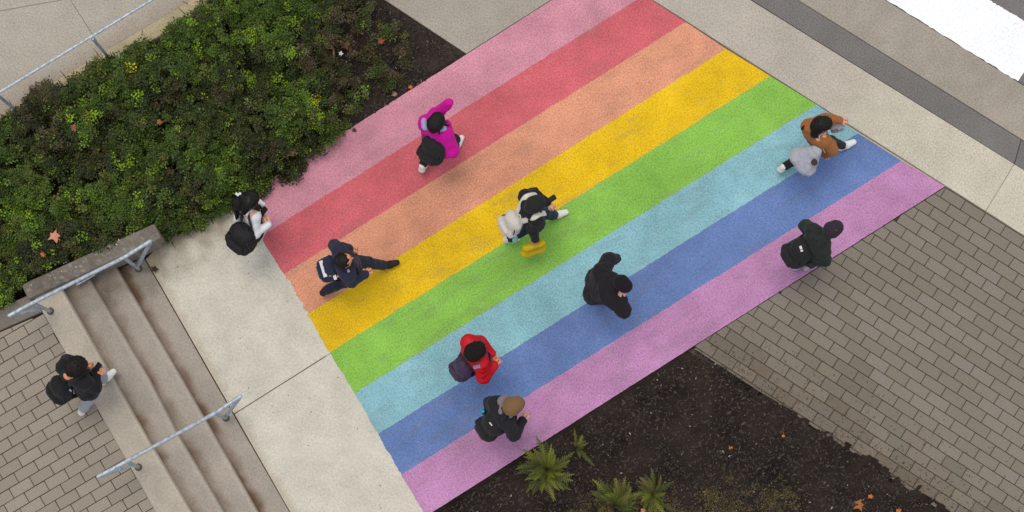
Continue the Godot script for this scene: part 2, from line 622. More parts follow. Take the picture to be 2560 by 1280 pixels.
# a rucksack on the back: rounded main bag with a front pocket, two straps over the shoulders, a grab handle
func backpack(d: Dictionary, J: Dictionary, label: String, mat: Material, strap: Material, w: float, h: float, dep: float, at: Array, base := 0.0, lean := 0.25, soft := false, band := 0.03, out := 0.52) -> Node3D:
	var c := P(at[0], at[1], at[2] + base)
	var F: Vector3 = J.F
	var R: Vector3 = J.R
	var up := (Vector3.UP + F * lean).normalized()
	var back := -(F - up * F.dot(up)).normalized()
	var org := c - up * h * 0.5
	var root := thing("backpack", org, label, "backpack")
	var T := func(x: float, y: float, z: float): return c + R * x + up * y + back * z
	var r := dep * 0.5
	var pr := []
	if soft:                                                # a drawstring sack, gathered at the top
		for sx in [-1.0, 0.0, 1.0]:
			pr.append([T.call(sx * (w * 0.5 - r), -h * 0.5 + r, 0.02), T.call(sx * w * 0.06, h * 0.5 - r * 0.4, -0.01), r, r * 0.4])
	for sx in ([] if soft else [-1.0, 0.0, 1.0]):
		pr.append([T.call(sx * (w * 0.5 - r), -h * 0.5 + r, 0.0), T.call(sx * (w * 0.5 - r) * 0.85, h * 0.5 - r, 0.0), r, r * 0.92])
	if not soft: pr.append([T.call(-w * 0.3, -h * 0.22, r * 0.75), T.call(w * 0.3, -h * 0.22, r * 0.75), r * 0.6, r * 0.6])
	put("main_bag", solid(net(pr, 0.012, 0.05, 0.012, 1.5), org), mat, root)
	if not soft: put("front_pocket", solid(net([[T.call(-w * 0.2, -h * 0.12, r * 1.15), T.call(w * 0.2, -h * 0.12, r * 1.15), r * 0.42, r * 0.42], [T.call(-w * 0.2, -h * 0.27, r * 1.15), T.call(w * 0.2, -h * 0.27, r * 1.15), r * 0.42, r * 0.42]], 0.012, 0.04, 0.004, 1.4), org), mat, root)
	var pd: float = d.get("pad", 0.03) + 0.072
	for s in ["L", "R"]:
		var sg := -1.0 if s == "L" else 1.0
		var sh: Vector3 = J.mid.lerp(J["sh" + s], out)
		var pts := [T.call(sg * w * 0.22, h * 0.42, -r * 0.6), sh + Vector3.UP * pd - F * 0.04, sh + Vector3.UP * pd * 0.92 + F * 0.06, sh + F * (pd + 0.05) - Vector3.UP * 0.1, J["hip" + s].lerp(J["sh" + s], 0.4) + F * 0.05 + R * sg * (pd - 0.03), T.call(sg * w * 0.4, -h * 0.38, -r * 0.4)]
		if soft or out > 0.7: pts.resize(4)
		var ln := smooth_line(pts)
		for i in ln.size(): ln[i] -= org
		put("strap", tube(ln, PackedFloat32Array([band]), 8, 0.3, F), strap, root)
	if not soft:                                            # two zips arching over the bag
		for q in [0.35, 0.92]:
			var zl := []
			for k in 9:
				var t := k / 8.0 * PI
				zl.append(T.call(-cos(t) * w * 0.46, h * 0.5 * sin(t) * 0.98 - h * 0.02 - 0.03, -r * 0.5 + r * 1.25 * q) - org)
			put("zip", tube(smooth_line(zl, 3), PackedFloat32Array([0.007]), 6), M.zip, root)
	var hl := smooth_line([T.call(-0.035, h * 0.46, -r * 0.5) - org, T.call(0, h * 0.56, -r * 0.55) - org, T.call(0.035, h * 0.46, -r * 0.5) - org])
	put("handle", tube(hl, PackedFloat32Array([0.009]), 6), strap, root)
	root.set_meta("frame", [c, R, up, back])
	return root

func patch(called: String, root: Node3D, at: Vector3, size: Vector3, x: Vector3, nrm: Vector3, mat: Material) -> MeshInstance3D:
	var bm := BoxMesh.new()
	bm.size = size
	var n := nrm.normalized()
	var xx := (x - n * x.dot(n)).normalized()
	return put(called, bm, mat, root, Transform3D(Basis(xx, n, xx.cross(n)), at - root.position))

func phone(at: Vector3, along_v: Vector3, nrm: Vector3, label: String) -> void:
	var root := thing("phone", at, label, "phone")
	var n := nrm.normalized()
	var z := (along_v - n * along_v.dot(n)).normalized()
	var bas := Basis(n.cross(z), n, z)
	var poly := PackedVector2Array()
	for q in [[0.028, 0.07], [-0.028, 0.07], [-0.036, 0.062], [-0.036, -0.062], [-0.028, -0.07], [0.028, -0.07], [0.036, -0.062], [0.036, 0.062]]:
		poly.append(Vector2(q[0], q[1]))
	put("case", prism(poly, -0.005, 0.005, 0.002), M.black_plastic, root, Transform3D(bas, Vector3.ZERO))
	var bm := BoxMesh.new()
	bm.size = Vector3(0.064, 0.0012, 0.13)
	put("screen", bm, M.phone_glass, root, Transform3D(bas, n * 0.0056))

# ---------------------------------------------------------------- plants
func leaf_fan(sd: int, count: int, len_: float, wid: float, spread: float) -> ArrayMesh:
	var r := RandomNumberGenerator.new()
	r.seed = sd
	var st := SurfaceTool.new()
	st.begin(Mesh.PRIMITIVE_TRIANGLES)
	for q in count:
		var a := TAU * q / count + r.randf_range(-0.4, 0.4)
		var lift := r.randf_range(-0.2, 0.9)
		var out := Vector3(cos(a) * cos(lift), sin(lift), sin(a) * cos(lift))
		var side := out.cross(Vector3.UP).normalized()
		var fold := out.cross(side).normalized() * -0.25
		var l := len_ * r.randf_range(0.75, 1.15)
		var w := wid * r.randf_range(0.8, 1.15) * 0.5
		var p0 := out * spread * r.randf_range(0.1, 1.0) + Vector3(r.randf_range(-0.3, 0.3) * spread, r.randf_range(-0.02, 0.02), r.randf_range(-0.3, 0.3) * spread)
		var p1 := p0 + out * l * 0.55
		var p2 := p0 + out * l - Vector3.UP * l * 0.18
		var sl := p0 + out * l * 0.55 + side * w - fold * w
		var sr := p0 + out * l * 0.55 - side * w - fold * w
		var shade := r.randf_range(0.75, 1.2)
		var c := Color(shade, shade, shade)
		for t in [[p0, sl, p1], [p1, sl, p2], [p0, p1, sr], [p1, p2, sr]]:
			for p in t:
				st.set_color(c)
				st.add_vertex(p)
	st.generate_normals()
	return st.commit()

func multi(called: String, mesh: Mesh, mat: Material, xf: Array, cols: PackedColorArray, parent: Node) -> MultiMeshInstance3D:
	var mm := MultiMesh.new()
	mm.transform_format = MultiMesh.TRANSFORM_3D
	mm.use_colors = true
	mm.mesh = mesh
	mm.instance_count = xf.size()
	for i in xf.size():
		mm.set_instance_transform(i, xf[i])
		mm.set_instance_color(i, cols[i])
	var o := MultiMeshInstance3D.new()
	o.name = called if parent != self else numbered(called)
	o.multimesh = mm
	o.material_override = mat
	parent.add_child(o, true)
	o.set_meta("kind", "stuff")
	return o

func frond(sd: int, len_: float, wid: float) -> ArrayMesh:
	var r := RandomNumberGenerator.new()
	r.seed = sd
	var st := SurfaceTool.new()
	st.begin(Mesh.PRIMITIVE_TRIANGLES)
	var n := 15
	var curve := func(t: float): return Vector3(len_ * t * 0.95, len_ * (0.75 * t - 0.62 * t * t), len_ * 0.05 * sin(t * 3.0))
	for i in n:
		var t := (i + 0.6) / (n + 0.4)
		var p: Vector3 = curve.call(t)
		var q: Vector3 = curve.call(minf(t + 0.04, 1.0))
		var d := (q - p).normalized()
		var w := wid * (0.62 + 0.38 * sin(t * 3.1)) * (1.0 if t < 0.75 else (1.0 - t) * 3.4 + 0.15)
		for s in [-1.0, 1.0]:
			var side := (Vector3(0, 0, s) + d * 0.45 + Vector3.UP * r.randf_range(-0.1, 0.25)).normalized()
			var tip := p + side * w * r.randf_range(0.65, 1.2) - Vector3.UP * w * 0.15
			var b0 := p - d * len_ * 0.03
			var b1 := p + d * len_ * 0.035
			var m0 := b0.lerp(tip, 0.55) + Vector3.UP * 0.004
			var m1 := b1.lerp(tip, 0.55) + Vector3.UP * 0.004
			for tr in [[b0, b1, m0], [b1, m1, m0], [m0, m1, tip]]:
				for v in tr: st.add_vertex(v)
	for i in 8:
		var a: Vector3 = curve.call(i / 8.0)
		var b: Vector3 = curve.call((i + 1) / 8.0)
		var s := Vector3(0, 0, 0.004)
		for v in [a - s, b - s, b + s, a - s, b + s, a + s]: st.add_vertex(v + Vector3.UP * 0.003)
	st.generate_normals()
	return st.commit()

func dead_leaf(sd: int, size: float) -> ArrayMesh:
	var r := RandomNumberGenerator.new()
	r.seed = sd
	var st := SurfaceTool.new()
	st.begin(Mesh.PRIMITIVE_TRIANGLES)
	var pts := []
	var n := 15
	for i in n:
		var a := TAU * i / n
		var rad := size * (0.5 if i % 3 == 0 else (0.28 if i % 3 == 1 else 0.33)) * r.randf_range(0.85, 1.2)
		pts.append(Vector3(cos(a) * rad, size * 0.16 * sin(a * 2.0 + sd) + r.randf_range(0, size * 0.08), sin(a) * rad))
	for i in n:
		for v in [Vector3(0, 0, 0), pts[i], pts[(i + 1) % n]]: st.add_vertex(v)
	st.generate_normals()
	return st.commit()

func line_side(p: Vector3, a: Vector3, b: Vector3) -> float:     # signed distance in plan, positive to the right of a > b seen from above
	var d := (b - a)
	d.y = 0
	d = d.normalized()
	return -d.z * (p.x - a.x) + d.x * (p.z - a.z)

func _ready() -> void:
	# ------------------------------------------------------------ camera, sky, sun, exposure
	var cam := Camera3D.new()
	cam.name = "camera"
	cam.position = Vector3(0, CAM_H, CAM_H * tan(TILT))
	cam.rotation = Vector3(-(PI / 2 - TILT), 0, 0)
	cam.fov = rad_to_deg(2.0 * atan(640.0 / FOC))
	cam.near = 0.5
	cam.far = 600.0
	add_child(cam)
	cam.current = true
	var we := WorldEnvironment.new()
	we.name = "world_environment"
	var env := Environment.new()
	var sm := ProceduralSkyMaterial.new()
	sm.sky_top_color = Color(0.83, 0.85, 0.88)
	sm.sky_horizon_color = Color(0.74, 0.76, 0.79)
	sm.sky_curve = 0.2
	sm.ground_bottom_color = Color(0.3, 0.3, 0.3)
	sm.ground_horizon_color = Color(0.6, 0.6, 0.6)
	sm.sun_angle_max = 0.0
	var sky := Sky.new()
	sky.sky_material = sm
	env.background_mode = Environment.BG_SKY
	env.sky = sky
	env.tonemap_mode = Environment.TONE_MAPPER_LINEAR
	env.tonemap_exposure = 1.5
	env.sdfgi_enabled = true
	env.ssao_enabled = true
	env.ssil_enabled = true
	we.environment = env
	add_child(we)
	var sun := DirectionalLight3D.new()
	sun.name = "sun"
	sun.light_energy = 0.4
	sun.light_angular_distance = 26.0
	sun.light_color = Color(1.0, 0.97, 0.92)
	sun.shadow_enabled = true
	sun.rotation = Vector3(deg_to_rad(-77), deg_to_rad(-145), 0)
	add_child(sun)

	# ------------------------------------------------------------ noise and materials
	n_low.seed = 3; n_low.frequency = 0.55; n_low.fractal_octaves = 3
	n_mid.seed = 11; n_mid.frequency = 2.6; n_mid.fractal_octaves = 4
	n_fine.seed = 23; n_fine.frequency = 11.0; n_fine.fractal_octaves = 3
	n_cloth.seed = 7; n_cloth.frequency = 7.5; n_cloth.fractal_octaves = 2
	var g_concrete := grain(5, 1024, 34, 36, 0.13, 0.004)
	var g_paint := grain(6, 1024, 36, 42, 0.13, 0.003)
	var g_stone := grain(8, 1024, 44, 52, 0.14, 0.012)
	M.cloth_tex = grain(9, 512, 26, 16, 0.05)
	M.concrete = ground_mat(g_concrete, 4.3)
	M.smooth_concrete = ground_mat(grain(15, 1024, 26, 20, 0.12, 0.003), 4.7)
	M.paint = ground_mat(g_paint, 4.1, 0.85)
	M.asphalt = ground_mat(g_stone, 3.7, 0.95)
	M.soil = ground_mat(g_stone, 2.9, 1.0)
	M.leaf = leaf_mat()
	M.eye = plain(Color(0.02, 0.015, 0.012), 0.2)
	M.skin0 = plain(ph(222, 168, 140), 0.55)
	M.skin1 = plain(ph(225, 150, 110), 0.55)
	M.black_plastic = plain(Color(0.02, 0.02, 0.022), 0.4)
	M.zip = plain(ph(58, 56, 60), 0.5)
	M.phone_glass = plain(Color(0.015, 0.016, 0.02), 0.12)
	var galv := StandardMaterial3D.new()
	galv.albedo_texture = grain(12, 512, 20, 70, 0.02)
	galv.albedo_color = Color(0.65, 0.69, 0.73)
	galv.uv1_triplanar = true
	galv.uv1_world_triplanar = true
	galv.uv1_scale = Vector3.ONE * 1.6
	galv.metallic = 0.35
	galv.roughness = 0.5
	M.galv = galv

	make_setting()
	make_pavers()
	make_stairs()
	make_rails()
	make_beds()
	make_hedge()
	make_ferns()
	make_litter()
	make_shared_bodies()
	make_people()

# ---------------------------------------------------------------- ground, crosswalk, pavements
var LP := [[575, 512], [650, 592], [710, 686], [769, 786], [824, 881], [887, 983], [945, 1085], [1003, 1187], [1064, 1291]]
var RP := [[1503, -78], [1610, -12], [1715, 55], [1815, 122], [1925, 190], [2042, 262], [2145, 333], [2253, 402], [2362, 466]]

func make_setting() -> void:
	var pm := PlaneMesh.new()
	pm.size = Vector2(400, 400)
	var o := put("ground", pm, plain(ph(120, 113, 105), 0.95), self, Transform3D(Basis(), Vector3(0, -0.16, 0)))
	tag(o, "grey ground reaching far beyond the crossing and its pavements", "", "", "structure")
	# the crossing: a slab under eight painted stripes
	var cw := thing("crosswalk", P(1450, 600), "rainbow crossing of eight painted stripes on a concrete slab", "", "", "structure")
	var slab := ruled(PP([[LP[0][0] + 5, LP[0][1] + 3], [RP[0][0], RP[0][1] + 3]]), PP([[LP[8][0], LP[8][1] - 3], [RP[8][0] - 3, RP[8][1] - 2]]), -0.003, 0.12, 0.2, tone(ph(185, 175, 165, 1.0 / GM), 0.05, 0.05), null, 0.0)
	put("slab", slab, M.concrete, cw, Transform3D(Basis(), -cw.position))
	var cols := [[205, 140, 157], [205, 101, 109], [214, 148, 119], [226, 184, 28], [136, 187, 80], [137, 184, 195], [102, 126, 178], [184, 132, 175]]
	var names := ["pale pink stripe, outermost beside the shrubs", "coral red stripe", "salmon orange stripe with a ragged end", "yellow stripe", "grass green stripe", "pale turquoise stripe", "blue stripe", "lilac stripe, outermost beside the bare soil"]
	for i in 8:
		var base := ph(cols[i][0], cols[i][1], cols[i][2], 1.0 / GM)
		var rag := 0.035 if i == 2 else 0.012
		var dir := (P(RP[i][0], RP[i][1]) - P(LP[i][0], LP[i][1])).normalized()
		var perp := Vector3(-dir.z, 0, dir.x)
		var k := i
		var bend := func(p: Vector3, u: float, w: float) -> Vector3:
			var q := p
			var lenm := 6.5 * u
			var ja := 0.009 * n_fine.get_noise_2d(lenm * 1.0, k * 31.0) + 0.006 * n_mid.get_noise_2d(lenm, k * 17.0)
			var jb := 0.009 * n_fine.get_noise_2d(lenm * 1.0, (k + 1) * 31.0) + 0.006 * n_mid.get_noise_2d(lenm, (k + 1) * 17.0)
			if k == 0: ja *= 0.4
			if k == 7: jb *= 0.4
			q += perp * lerpf(ja, jb, w)
			var s := (w + k) * 0.62
			q += dir * (1.0 - u) * (1.0 - u) * 0.0
			if u < 0.0001:
				q += dir * (rag * (n_fine.get_noise_2d(s, 7.7) * 1.2 + n_mid.get_noise_2d(s * 1.5, 3.0)) + (maxf(0.0, rag - 0.03) * 8.0 * absf(n_mid.get_noise_2d(s * 2.0, 90.0))))
			return q
		var paint := func(p: Vector3, u: float, w: float) -> Color:
			var f := 1.0 + 0.22 * n_low.get_noise_2d(p.x, p.z) + 0.13 * n_mid.get_noise_2d(p.x, p.z) + 0.06 * n_fine.get_noise_2d(p.x, p.z)
			var c := tint(base, f)
			var wear := clampf(n_fine.get_noise_2d(p.x * 3.1 + 40.0, p.z * 3.1) * 1.6 + n_mid.get_noise_2d(p.x + 9.0, p.z) * 0.8 - 0.98, 0.0, 0.14)
			if w < 0.05 or w > 0.95: wear += 0.04
			var rub := p.x * 0.83 - p.z * 0.56                     # scuffs drawn out along the walking line
			var scuff := smoothstep(0.18, 0.55, n_mid.get_noise_2d(rub * 0.5, (p.x * 0.56 + p.z * 0.83) * 1.8) + 0.5 * n_low.get_noise_2d(p.x + 20.0, p.z))
			c = c.lerp(ph(118, 110, 106, 1.0 / GM), 0.17 * scuff)
			return c.lerp(ph(225, 205, 190, 1.0 / GM), wear * 0.5)
		var st := put("painted_stripe", ruled(PP([LP[i], RP[i]]), PP([LP[i + 1], RP[i + 1]]), 0.004, 0.004, 0.033, paint, bend, 0.0), M.paint, cw, Transform3D(Basis(), -cw.position))
		st.set_meta("label", names[i])
	# the pavement band along the road side of the crossing
	var conc := func(c: Color) -> Callable: return tone(c, 0.16, 0.1)
	var band := thing("pavement", P(2200, 300), "pale concrete pavement between the crossing and the dark grey band", "", "", "structure")
	var cA := ph(178, 169, 158, 1.0 / GM)
	var pa := func(p: Vector3, u: float, w: float) -> Color:
		var f := 1.0 + 0.10 * n_low.get_noise_2d(p.x * 1.4, p.z * 1.4) + 0.08 * n_mid.get_noise_2d(p.x, p.z) + 0.04 * n_fine.get_noise_2d(p.x, p.z)
		var c := tint(cA, f)
		var lightness := smoothstep(0.55, 0.8, u)
		return c.lerp(tint(ph(196, 188, 172, 1.0 / GM), f), lightness)
	put("slab", ruled(PP([[1303, -210], [2464, 526]]), PP([[1500, -233], [2534, 410]]), 0.0, 0.12, 0.05, pa, null, 0.006), M.concrete, band, Transform3D(Basis(), -band.position))
	put("slab", ruled(PP([[2466.5, 527.5], [2803, 742]]), PP([[2536.5, 411.5], [2900, 638]]), 0.0, 0.12, 0.05, tone(ph(196, 188, 172, 1.0 / GM), 0.06, 0.08), null, 0.006), M.concrete, band, Transform3D(Basis(), -band.position))
	var dark := thing("dark_paving_band", P(2300, 220), "straight dark grey band of paving between two strips of concrete", "", "", "structure")
	put("slab", ruled(PP([[1502, -236], [2535, 408]]), PP([[1600, -245], [2551.5, 349.5]]), 0.001, 0.12, 0.05, tone(ph(118, 114, 112, 1.0 / GM), 0.1, 0.1), null, 0.002), M.asphalt, dark, Transform3D(Basis(), -dark.position))
	put("slab", ruled(PP([[2537.5, 409.5], [2902, 636]]), PP([[2554, 351], [2902, 566]]), 0.001, 0.12, 0.05, tone(ph(112, 109, 108, 1.0 / GM), 0.1, 0.1), null, 0.002), M.asphalt, dark, Transform3D(Basis(), -dark.position))
	var strip := put("kerb_strip", ruled(PP([[1601, -247], [2902, 564]]), PP([[1700, -316], [2902, 426]]), 0.0, 0.12, 0.05, tone(ph(158, 149, 138, 1.0 / GM), 0.12, 0.12), null, 0.004), M.concrete, self)
	tag(strip, "brownish concrete strip between the dark band and the white road marking", "", "", "structure")
	# the road with its white block marking
	var road := thing("road", P(2500, 20), "dark grey road at the top right beyond the concrete strip", "", "", "structure")
	put("surface", ruled(PP([[1702, -318], [2910, 427]]), PP([[2500, -900], [3500, -300]]), -0.012, 0.1, 0.08, tone(ph(122, 117, 117, 1.0 / GM), 0.1, 0.16), null, 0.0), M.asphalt, road, Transform3D(Basis(), -road.position))
	var wh := ph(255, 255, 255, 1.02 / GM)
	var wp := func(p: Vector3, u: float, w: float) -> Color:
		var wear := clampf(n_fine.get_noise_2d(p.x * 1.4, p.z * 1.4) * 1.5 - 0.5, 0.0, 0.3) * (1.0 if w > 0.85 or w < 0.08 else 0.25)
		var f := 1.0 + 0.05 * n_mid.get_noise_2d(p.x, p.z) + 0.04 * n_low.get_noise_2d(p.x, p.z)
		return tint(Color(0.80, 0.81, 0.835).lerp(ph(130, 125, 122), wear), f)
	var wsh := func(p: Vector3, u: float, w: float) -> Vector3:
		return p + Vector3(0.01, 0, -0.015) * n_fine.get_noise_2d(p.x * 2.0, p.z * 2.0)
	var wm := put("white_marking", ruled(PP([[1704, -319.5], [2545, 203]]), PP([[2140, -199], [2622, 88]]), -0.007, 0.005, 0.05, wp, wsh, 0.0), M.smooth_concrete, road, Transform3D(Basis(), -road.position))
	wm.set_meta("label", "broad white painted block along the road edge")
	# concrete beyond the upper soil bed
	var top := put("upper_pavement", ruled(PP([[1166, 133], [700, -175]]), PP([[1496, -77], [1200, -280]]), 0.0, 0.12, 0.06, tone(ph(165, 157, 146, 1.0 / GM), 0.08, 0.1), null, 0.006), M.concrete, self)
	tag(top, "grey concrete pavement between the upper soil bed and the pink stripe", "", "", "structure")
	# landing at the foot of the steps
	var land := thing("landing", P(640, 850), "pale concrete landing between the steps and the crossing", "", "", "structure")
	var lc := ph(203, 197, 184, 1.0 / GM)
	var lp := func(p: Vector3, u: float, w: float) -> Color:
		var f := 1.0 + 0.10 * n_low.get_noise_2d(p.x * 1.5 + 5.0, p.z * 1.5) + 0.12 * n_mid.get_noise_2d(p.x, p.z) + 0.05 * n_fine.get_noise_2d(p.x, p.z)
		var c := tint(lc, f)
		var e := smoothstep(0.22, 0.0, u + 0.12 * n_mid.get_noise_2d(p.x, p.z)) * 0.75
		c = c.lerp(ph(140, 125, 100, 1.0 / GM), e)
		var e2 := smoothstep(0.1, 0.0, w + 0.06 * n_mid.get_noise_2d(p.x * 2.0, p.z * 2.0)) * 0.4
		return c.lerp(ph(165, 145, 120, 1.0 / GM), e2)
	var lp2 := func(p: Vector3, u: float, w: float) -> Color:
		return lp.call(p, 0.7, w)
	var bulge := func(p: Vector3, u: float, w: float) -> Vector3:
		var e := maxf(0.0, 1.0 - u * 3.0)
		return p + Vector3(-0.03, 0, -0.14) * e * sin(PI * clampf(w, 0, 1))
	put("slab", ruled(PP([[365, 648], [585, 1033]]), PP([[604, 505], [832, 877]]), 0.0, 0.12, 0.045, lp, bulge, 0.005), M.smooth_concrete, land, Transform3D(Basis(), -land.position))
	put("slab", ruled(PP([[587.5, 1036], [880, 1550]]), PP([[834, 880.5], [1180, 1470]]), 0.0, 0.12, 0.045, lp2, null, 0.005), M.smooth_concrete, land, Transform3D(Basis(), -land.position))
	# joint filler, rusty brown, under the seams
	put("joint_filler", ruled(PP([[365, 640], [900, 1585]]), PP([[840, 865], [850, 890]]), -0.022, 0.05, 0.2, tone(ph(150, 105, 65), 0.1, 0.3), null, 0.0), M.soil, land, Transform3D(Basis(), -land.position))
	# upper pavement left of the hedge
	var upw := thing("upper_walk", P(120, 60, 0.45), "raised concrete walk behind the hedge and its railing", "", "", "structure")
	var uc := tone(ph(172, 164, 152, 1.0 / GM), 0.06, 0.09)
	var us := func(p: Vector3, u: float, w: float) -> Color:
		var c: Color = uc.call(p, u, w)
		var e := smoothstep(0.75, 1.0, w + 0.2 * n_mid.get_noise_2d(p.x, p.z)) * 0.45
		return c.lerp(ph(148, 130, 115, 1.0 / GM), e)
	put("slab", ruled(PP([[-400, 100], [173, -2]], 0.45), PP([[-250, 434], [258, 130]], 0.45), 0.45, 0.6, 0.06, us, null, 0.006), M.concrete, upw, Transform3D(Basis(), -upw.position))
	put("slab", ruled(PP([[-400, -700], [60, -200]], 0.45), PP([[-400, 97], [171.5, -4.5]], 0.45), 0.45, 0.6, 0.1, uc, null, 0.006), M.concrete, upw, Transform3D(Basis(), -upw.position))
	put("slab", ruled(PP([[175.5, -3], [640, -420]], 0.45), PP([[260.5, 128.5], [720, -146]], 0.45), 0.45, 0.6, 0.06, us, null, 0.006), M.concrete, upw, Transform3D(Basis(), -upw.position))
	var ck := tone(ph(178, 165, 135, 1.0 / GM), 0.12, 0.22)
	var curb := put("garden_wall", ruled(PP([[-250, 438], [720, -142]], 0.45), PP([[-235, 470], [735, -112]], 0.45), 0.47, 0.6, 0.06, ck, null, 0.012), M.concrete, self)
	tag(curb, "low yellowish concrete edging wall between the raised walk and the hedge", "wall")

# ---------------------------------------------------------------- pavers laid one by one
func lay(called: String, label: String, region: PackedVector2Array, origin: Vector2, e1: Vector2, y: float, base: Color, dirt: Callable, sd: int, len_ := 0.316, wid := 0.154) -> void:
	var root := thing(called, Vector3(origin.x, y, origin.y), label, "", "", "structure")
	var r := RandomNumberGenerator.new()
	r.seed = sd
	var e2 := Vector2(-e1.y, e1.x)
	var gap := 0.008
	var tones := []
	for t in 24:                                            # four shades at each of six degrees of soiling
		var c := tint(base, 0.94 + 0.04 * (t % 4)).lerp(ph(96, 84, 70, 1.0 / GM), 0.13 * (t / 4))
		var hue := r.randf_range(-0.025, 0.025)
		tones.append(plain(Color(c.r * (1.0 + hue), c.g, c.b * (1.0 - hue)), 0.93, M.asphalt.albedo_texture, 2.1 + 0.17 * (t % 4)))
	var full := []
	var hl := len_ * 0.5 - gap * 0.5
	var hw := wid * 0.5 - gap * 0.5
	for k in 4:
		var pl := PackedVector2Array()
		var cr := 0.006
		for q in [[-hl, -hw + cr], [-hl + cr, -hw], [hl - cr, -hw], [hl, -hw + cr], [hl, hw - cr], [hl - cr, hw], [-hl + cr, hw], [-hl, hw - cr]]:
			var w := Vector2(q[0] + r.randf_range(-0.0015, 0.0015), q[1] + r.randf_range(-0.0015, 0.0015))
			pl.append(e1 * w.x + e2 * w.y)
		full.append(prism(pl, -0.06, 0.0, 0.006, Vector2(r.randf_range(-0.006, 0.006), r.randf_range(-0.008, 0.008))))
	var lo := Vector2(1e6, 1e6)
	var hi := -lo
	for p in region:
		var q := Vector2((p - origin).dot(e1), (p - origin).dot(e2))
		lo = lo.min(q); hi = hi.max(q)
	var shrunk := region
	var items := []
	for row in range(int(floor(lo.y / wid)) - 1, int(ceil(hi.y / wid)) + 1):
		var shift := 0.5 * len_ * (row & 1) + r.randf_range(-0.012, 0.012)
		for col in range(int(floor(lo.x / len_)) - 2, int(ceil(hi.x / len_)) + 2):
			var cx := (col + 0.5) * len_ + shift
			var cy := (row + 0.5) * wid
			var mid := origin + e1 * cx + e2 * cy
			var pl := PackedVector2Array()
			for q in [[-hl, -hw], [hl, -hw], [hl, hw], [-hl, hw]]:
				pl.append(mid + e1 * q[0] + e2 * q[1])
			var inside := true
			for p in pl:
				if not Geometry2D.is_point_in_polygon(p, shrunk): inside = false
			var cut := PackedVector2Array()
			if not inside:
				var got := Geometry2D.intersect_polygons(pl, shrunk)
				if got.is_empty(): continue
				cut = got[0]
				var area := 0.0
				for i in cut.size(): area += cut[i].cross(cut[(i + 1) % cut.size()]) * 0.5
				if absf(area) < 0.002: continue
			items.append([mid, inside, cut, row, col])
	# the 300 nearest the middle of the picture are pieces of their own, the rest one mass
	items.sort_custom(func(a, b): return a[0].length() < b[0].length())
	var rest := SurfaceTool.new()
	rest.begin(Mesh.PRIMITIVE_TRIANGLES)
	var some := false
	for i in items.size():
		var it = items[i]
		var mid: Vector2 = it[0]
		var d: float = dirt.call(mid)
		var t := r.randi_range(0, 3) + 4 * clampi(int(d * 6.0 + r.randf_range(-0.5, 0.5)), 0, 5)
		var yy := y + r.randf_range(-0.002, 0.002)
		var mesh: ArrayMesh
		var at := Vector3(mid.x, yy, mid.y)
		if it[1]:
			mesh = full[r.randi_range(0, 3)]
		else:
			var pl := PackedVector2Array()
			for p in it[2]: pl.append(p - mid)
			mesh = prism(pl, -0.06, 0.0, 0.005)
		if i < 300:
			put("brick", mesh, tones[t], root, Transform3D(Basis(), at - root.position))
		else:
			rest.append_from(mesh, 0, Transform3D(Basis(), at - root.position))
			some = true
	if some:
		var o := put("outer_bricks", rest.commit(), tones[1], root)
		o.set_meta("kind", "stuff")
	var lo3 := Vector2(1e6, 1e6)
	var hi3 := -lo3
	for p in region: lo3 = lo3.min(p); hi3 = hi3.max(p)
	var st := SurfaceTool.new()
	st.begin(Mesh.PRIMITIVE_TRIANGLES)
	var tri := Geometry2D.triangulate_polygon(region)
	for k in range(0, tri.size(), 3):
		for q in [0, 1, 2]:
			var p := region[tri[k + q]]
			st.set_normal(Vector3.UP)
			st.add_vertex(Vector3(p.x, y - 0.024, p.y) - root.position)
	put("joint_sand", st.commit(), plain(ph(76, 68, 59), 1.0), root)

func make_pavers() -> void:
	var reg := PackedVector2Array()
	for q in [[2363.5, 467.6], [2806, 747], [2900, 1300], [2900, 1640], [2350, 1276], [2120, 1124], [1880, 967], [1738, 874], [1740, 863]]:
		reg.append(v2(P(q[0], q[1])))
	var o := v2(P(2365, 469.5))
	var e1 := (v2(P(2806, 748)) - o).normalized()
	var a := P(1741, 872)
	var b := P(2350, 1272)
	var dirt := func(p: Vector2) -> float:
		var d := absf(line_side(Vector3(p.x, 0, p.y), a, b))
		return clampf(0.75 - d / 1.3 + 0.5 * n_low.get_noise_2d(p.x * 1.5, p.y * 1.5), 0.0, 0.9) + 0.06
	lay("brick_pavement", "grey brown brick pavement between the crossing and the bare soil bed", reg, o, e1, 0.0, ph(131, 122, 111, 1.0 / GM), dirt, 41)
	# pavement at the head of the steps
	var reg2 := PackedVector2Array()
	for q in [[-160, 900], [108, 784], [391, 1280], [500, 1475], [-200, 1600]]:
		reg2.append(v2(P(q[0], q[1], 0.45)))
	var o2 := v2(P(108, 784, 0.45))
	var dd := (v2(P(391, 1280, 0.45)) - o2).normalized()
	var e := Vector2(dd.y, -dd.x)
	var none := func(_p: Vector2) -> float: return 0.06
	lay("brick_terrace", "raised brick terrace at the head of the steps", reg2, o2, e, 0.45, ph(149, 140, 128, 1.0 / GM), none, 43, 0.30, 0.148)
	var cb := put("terrace_kerb", ruled(PP([[-165, 850], [66, 741]], 0.47), PP([[-160, 896], [104, 778]], 0.47), 0.465, 0.5, 0.05, tone(ph(120, 112, 103, 1.0 / GM), 0.12, 0.14), null, 0.008), M.concrete, self)
	tag(cb, "flat grey kerb stone along the terrace at the hedge corner", "", "", "structure")

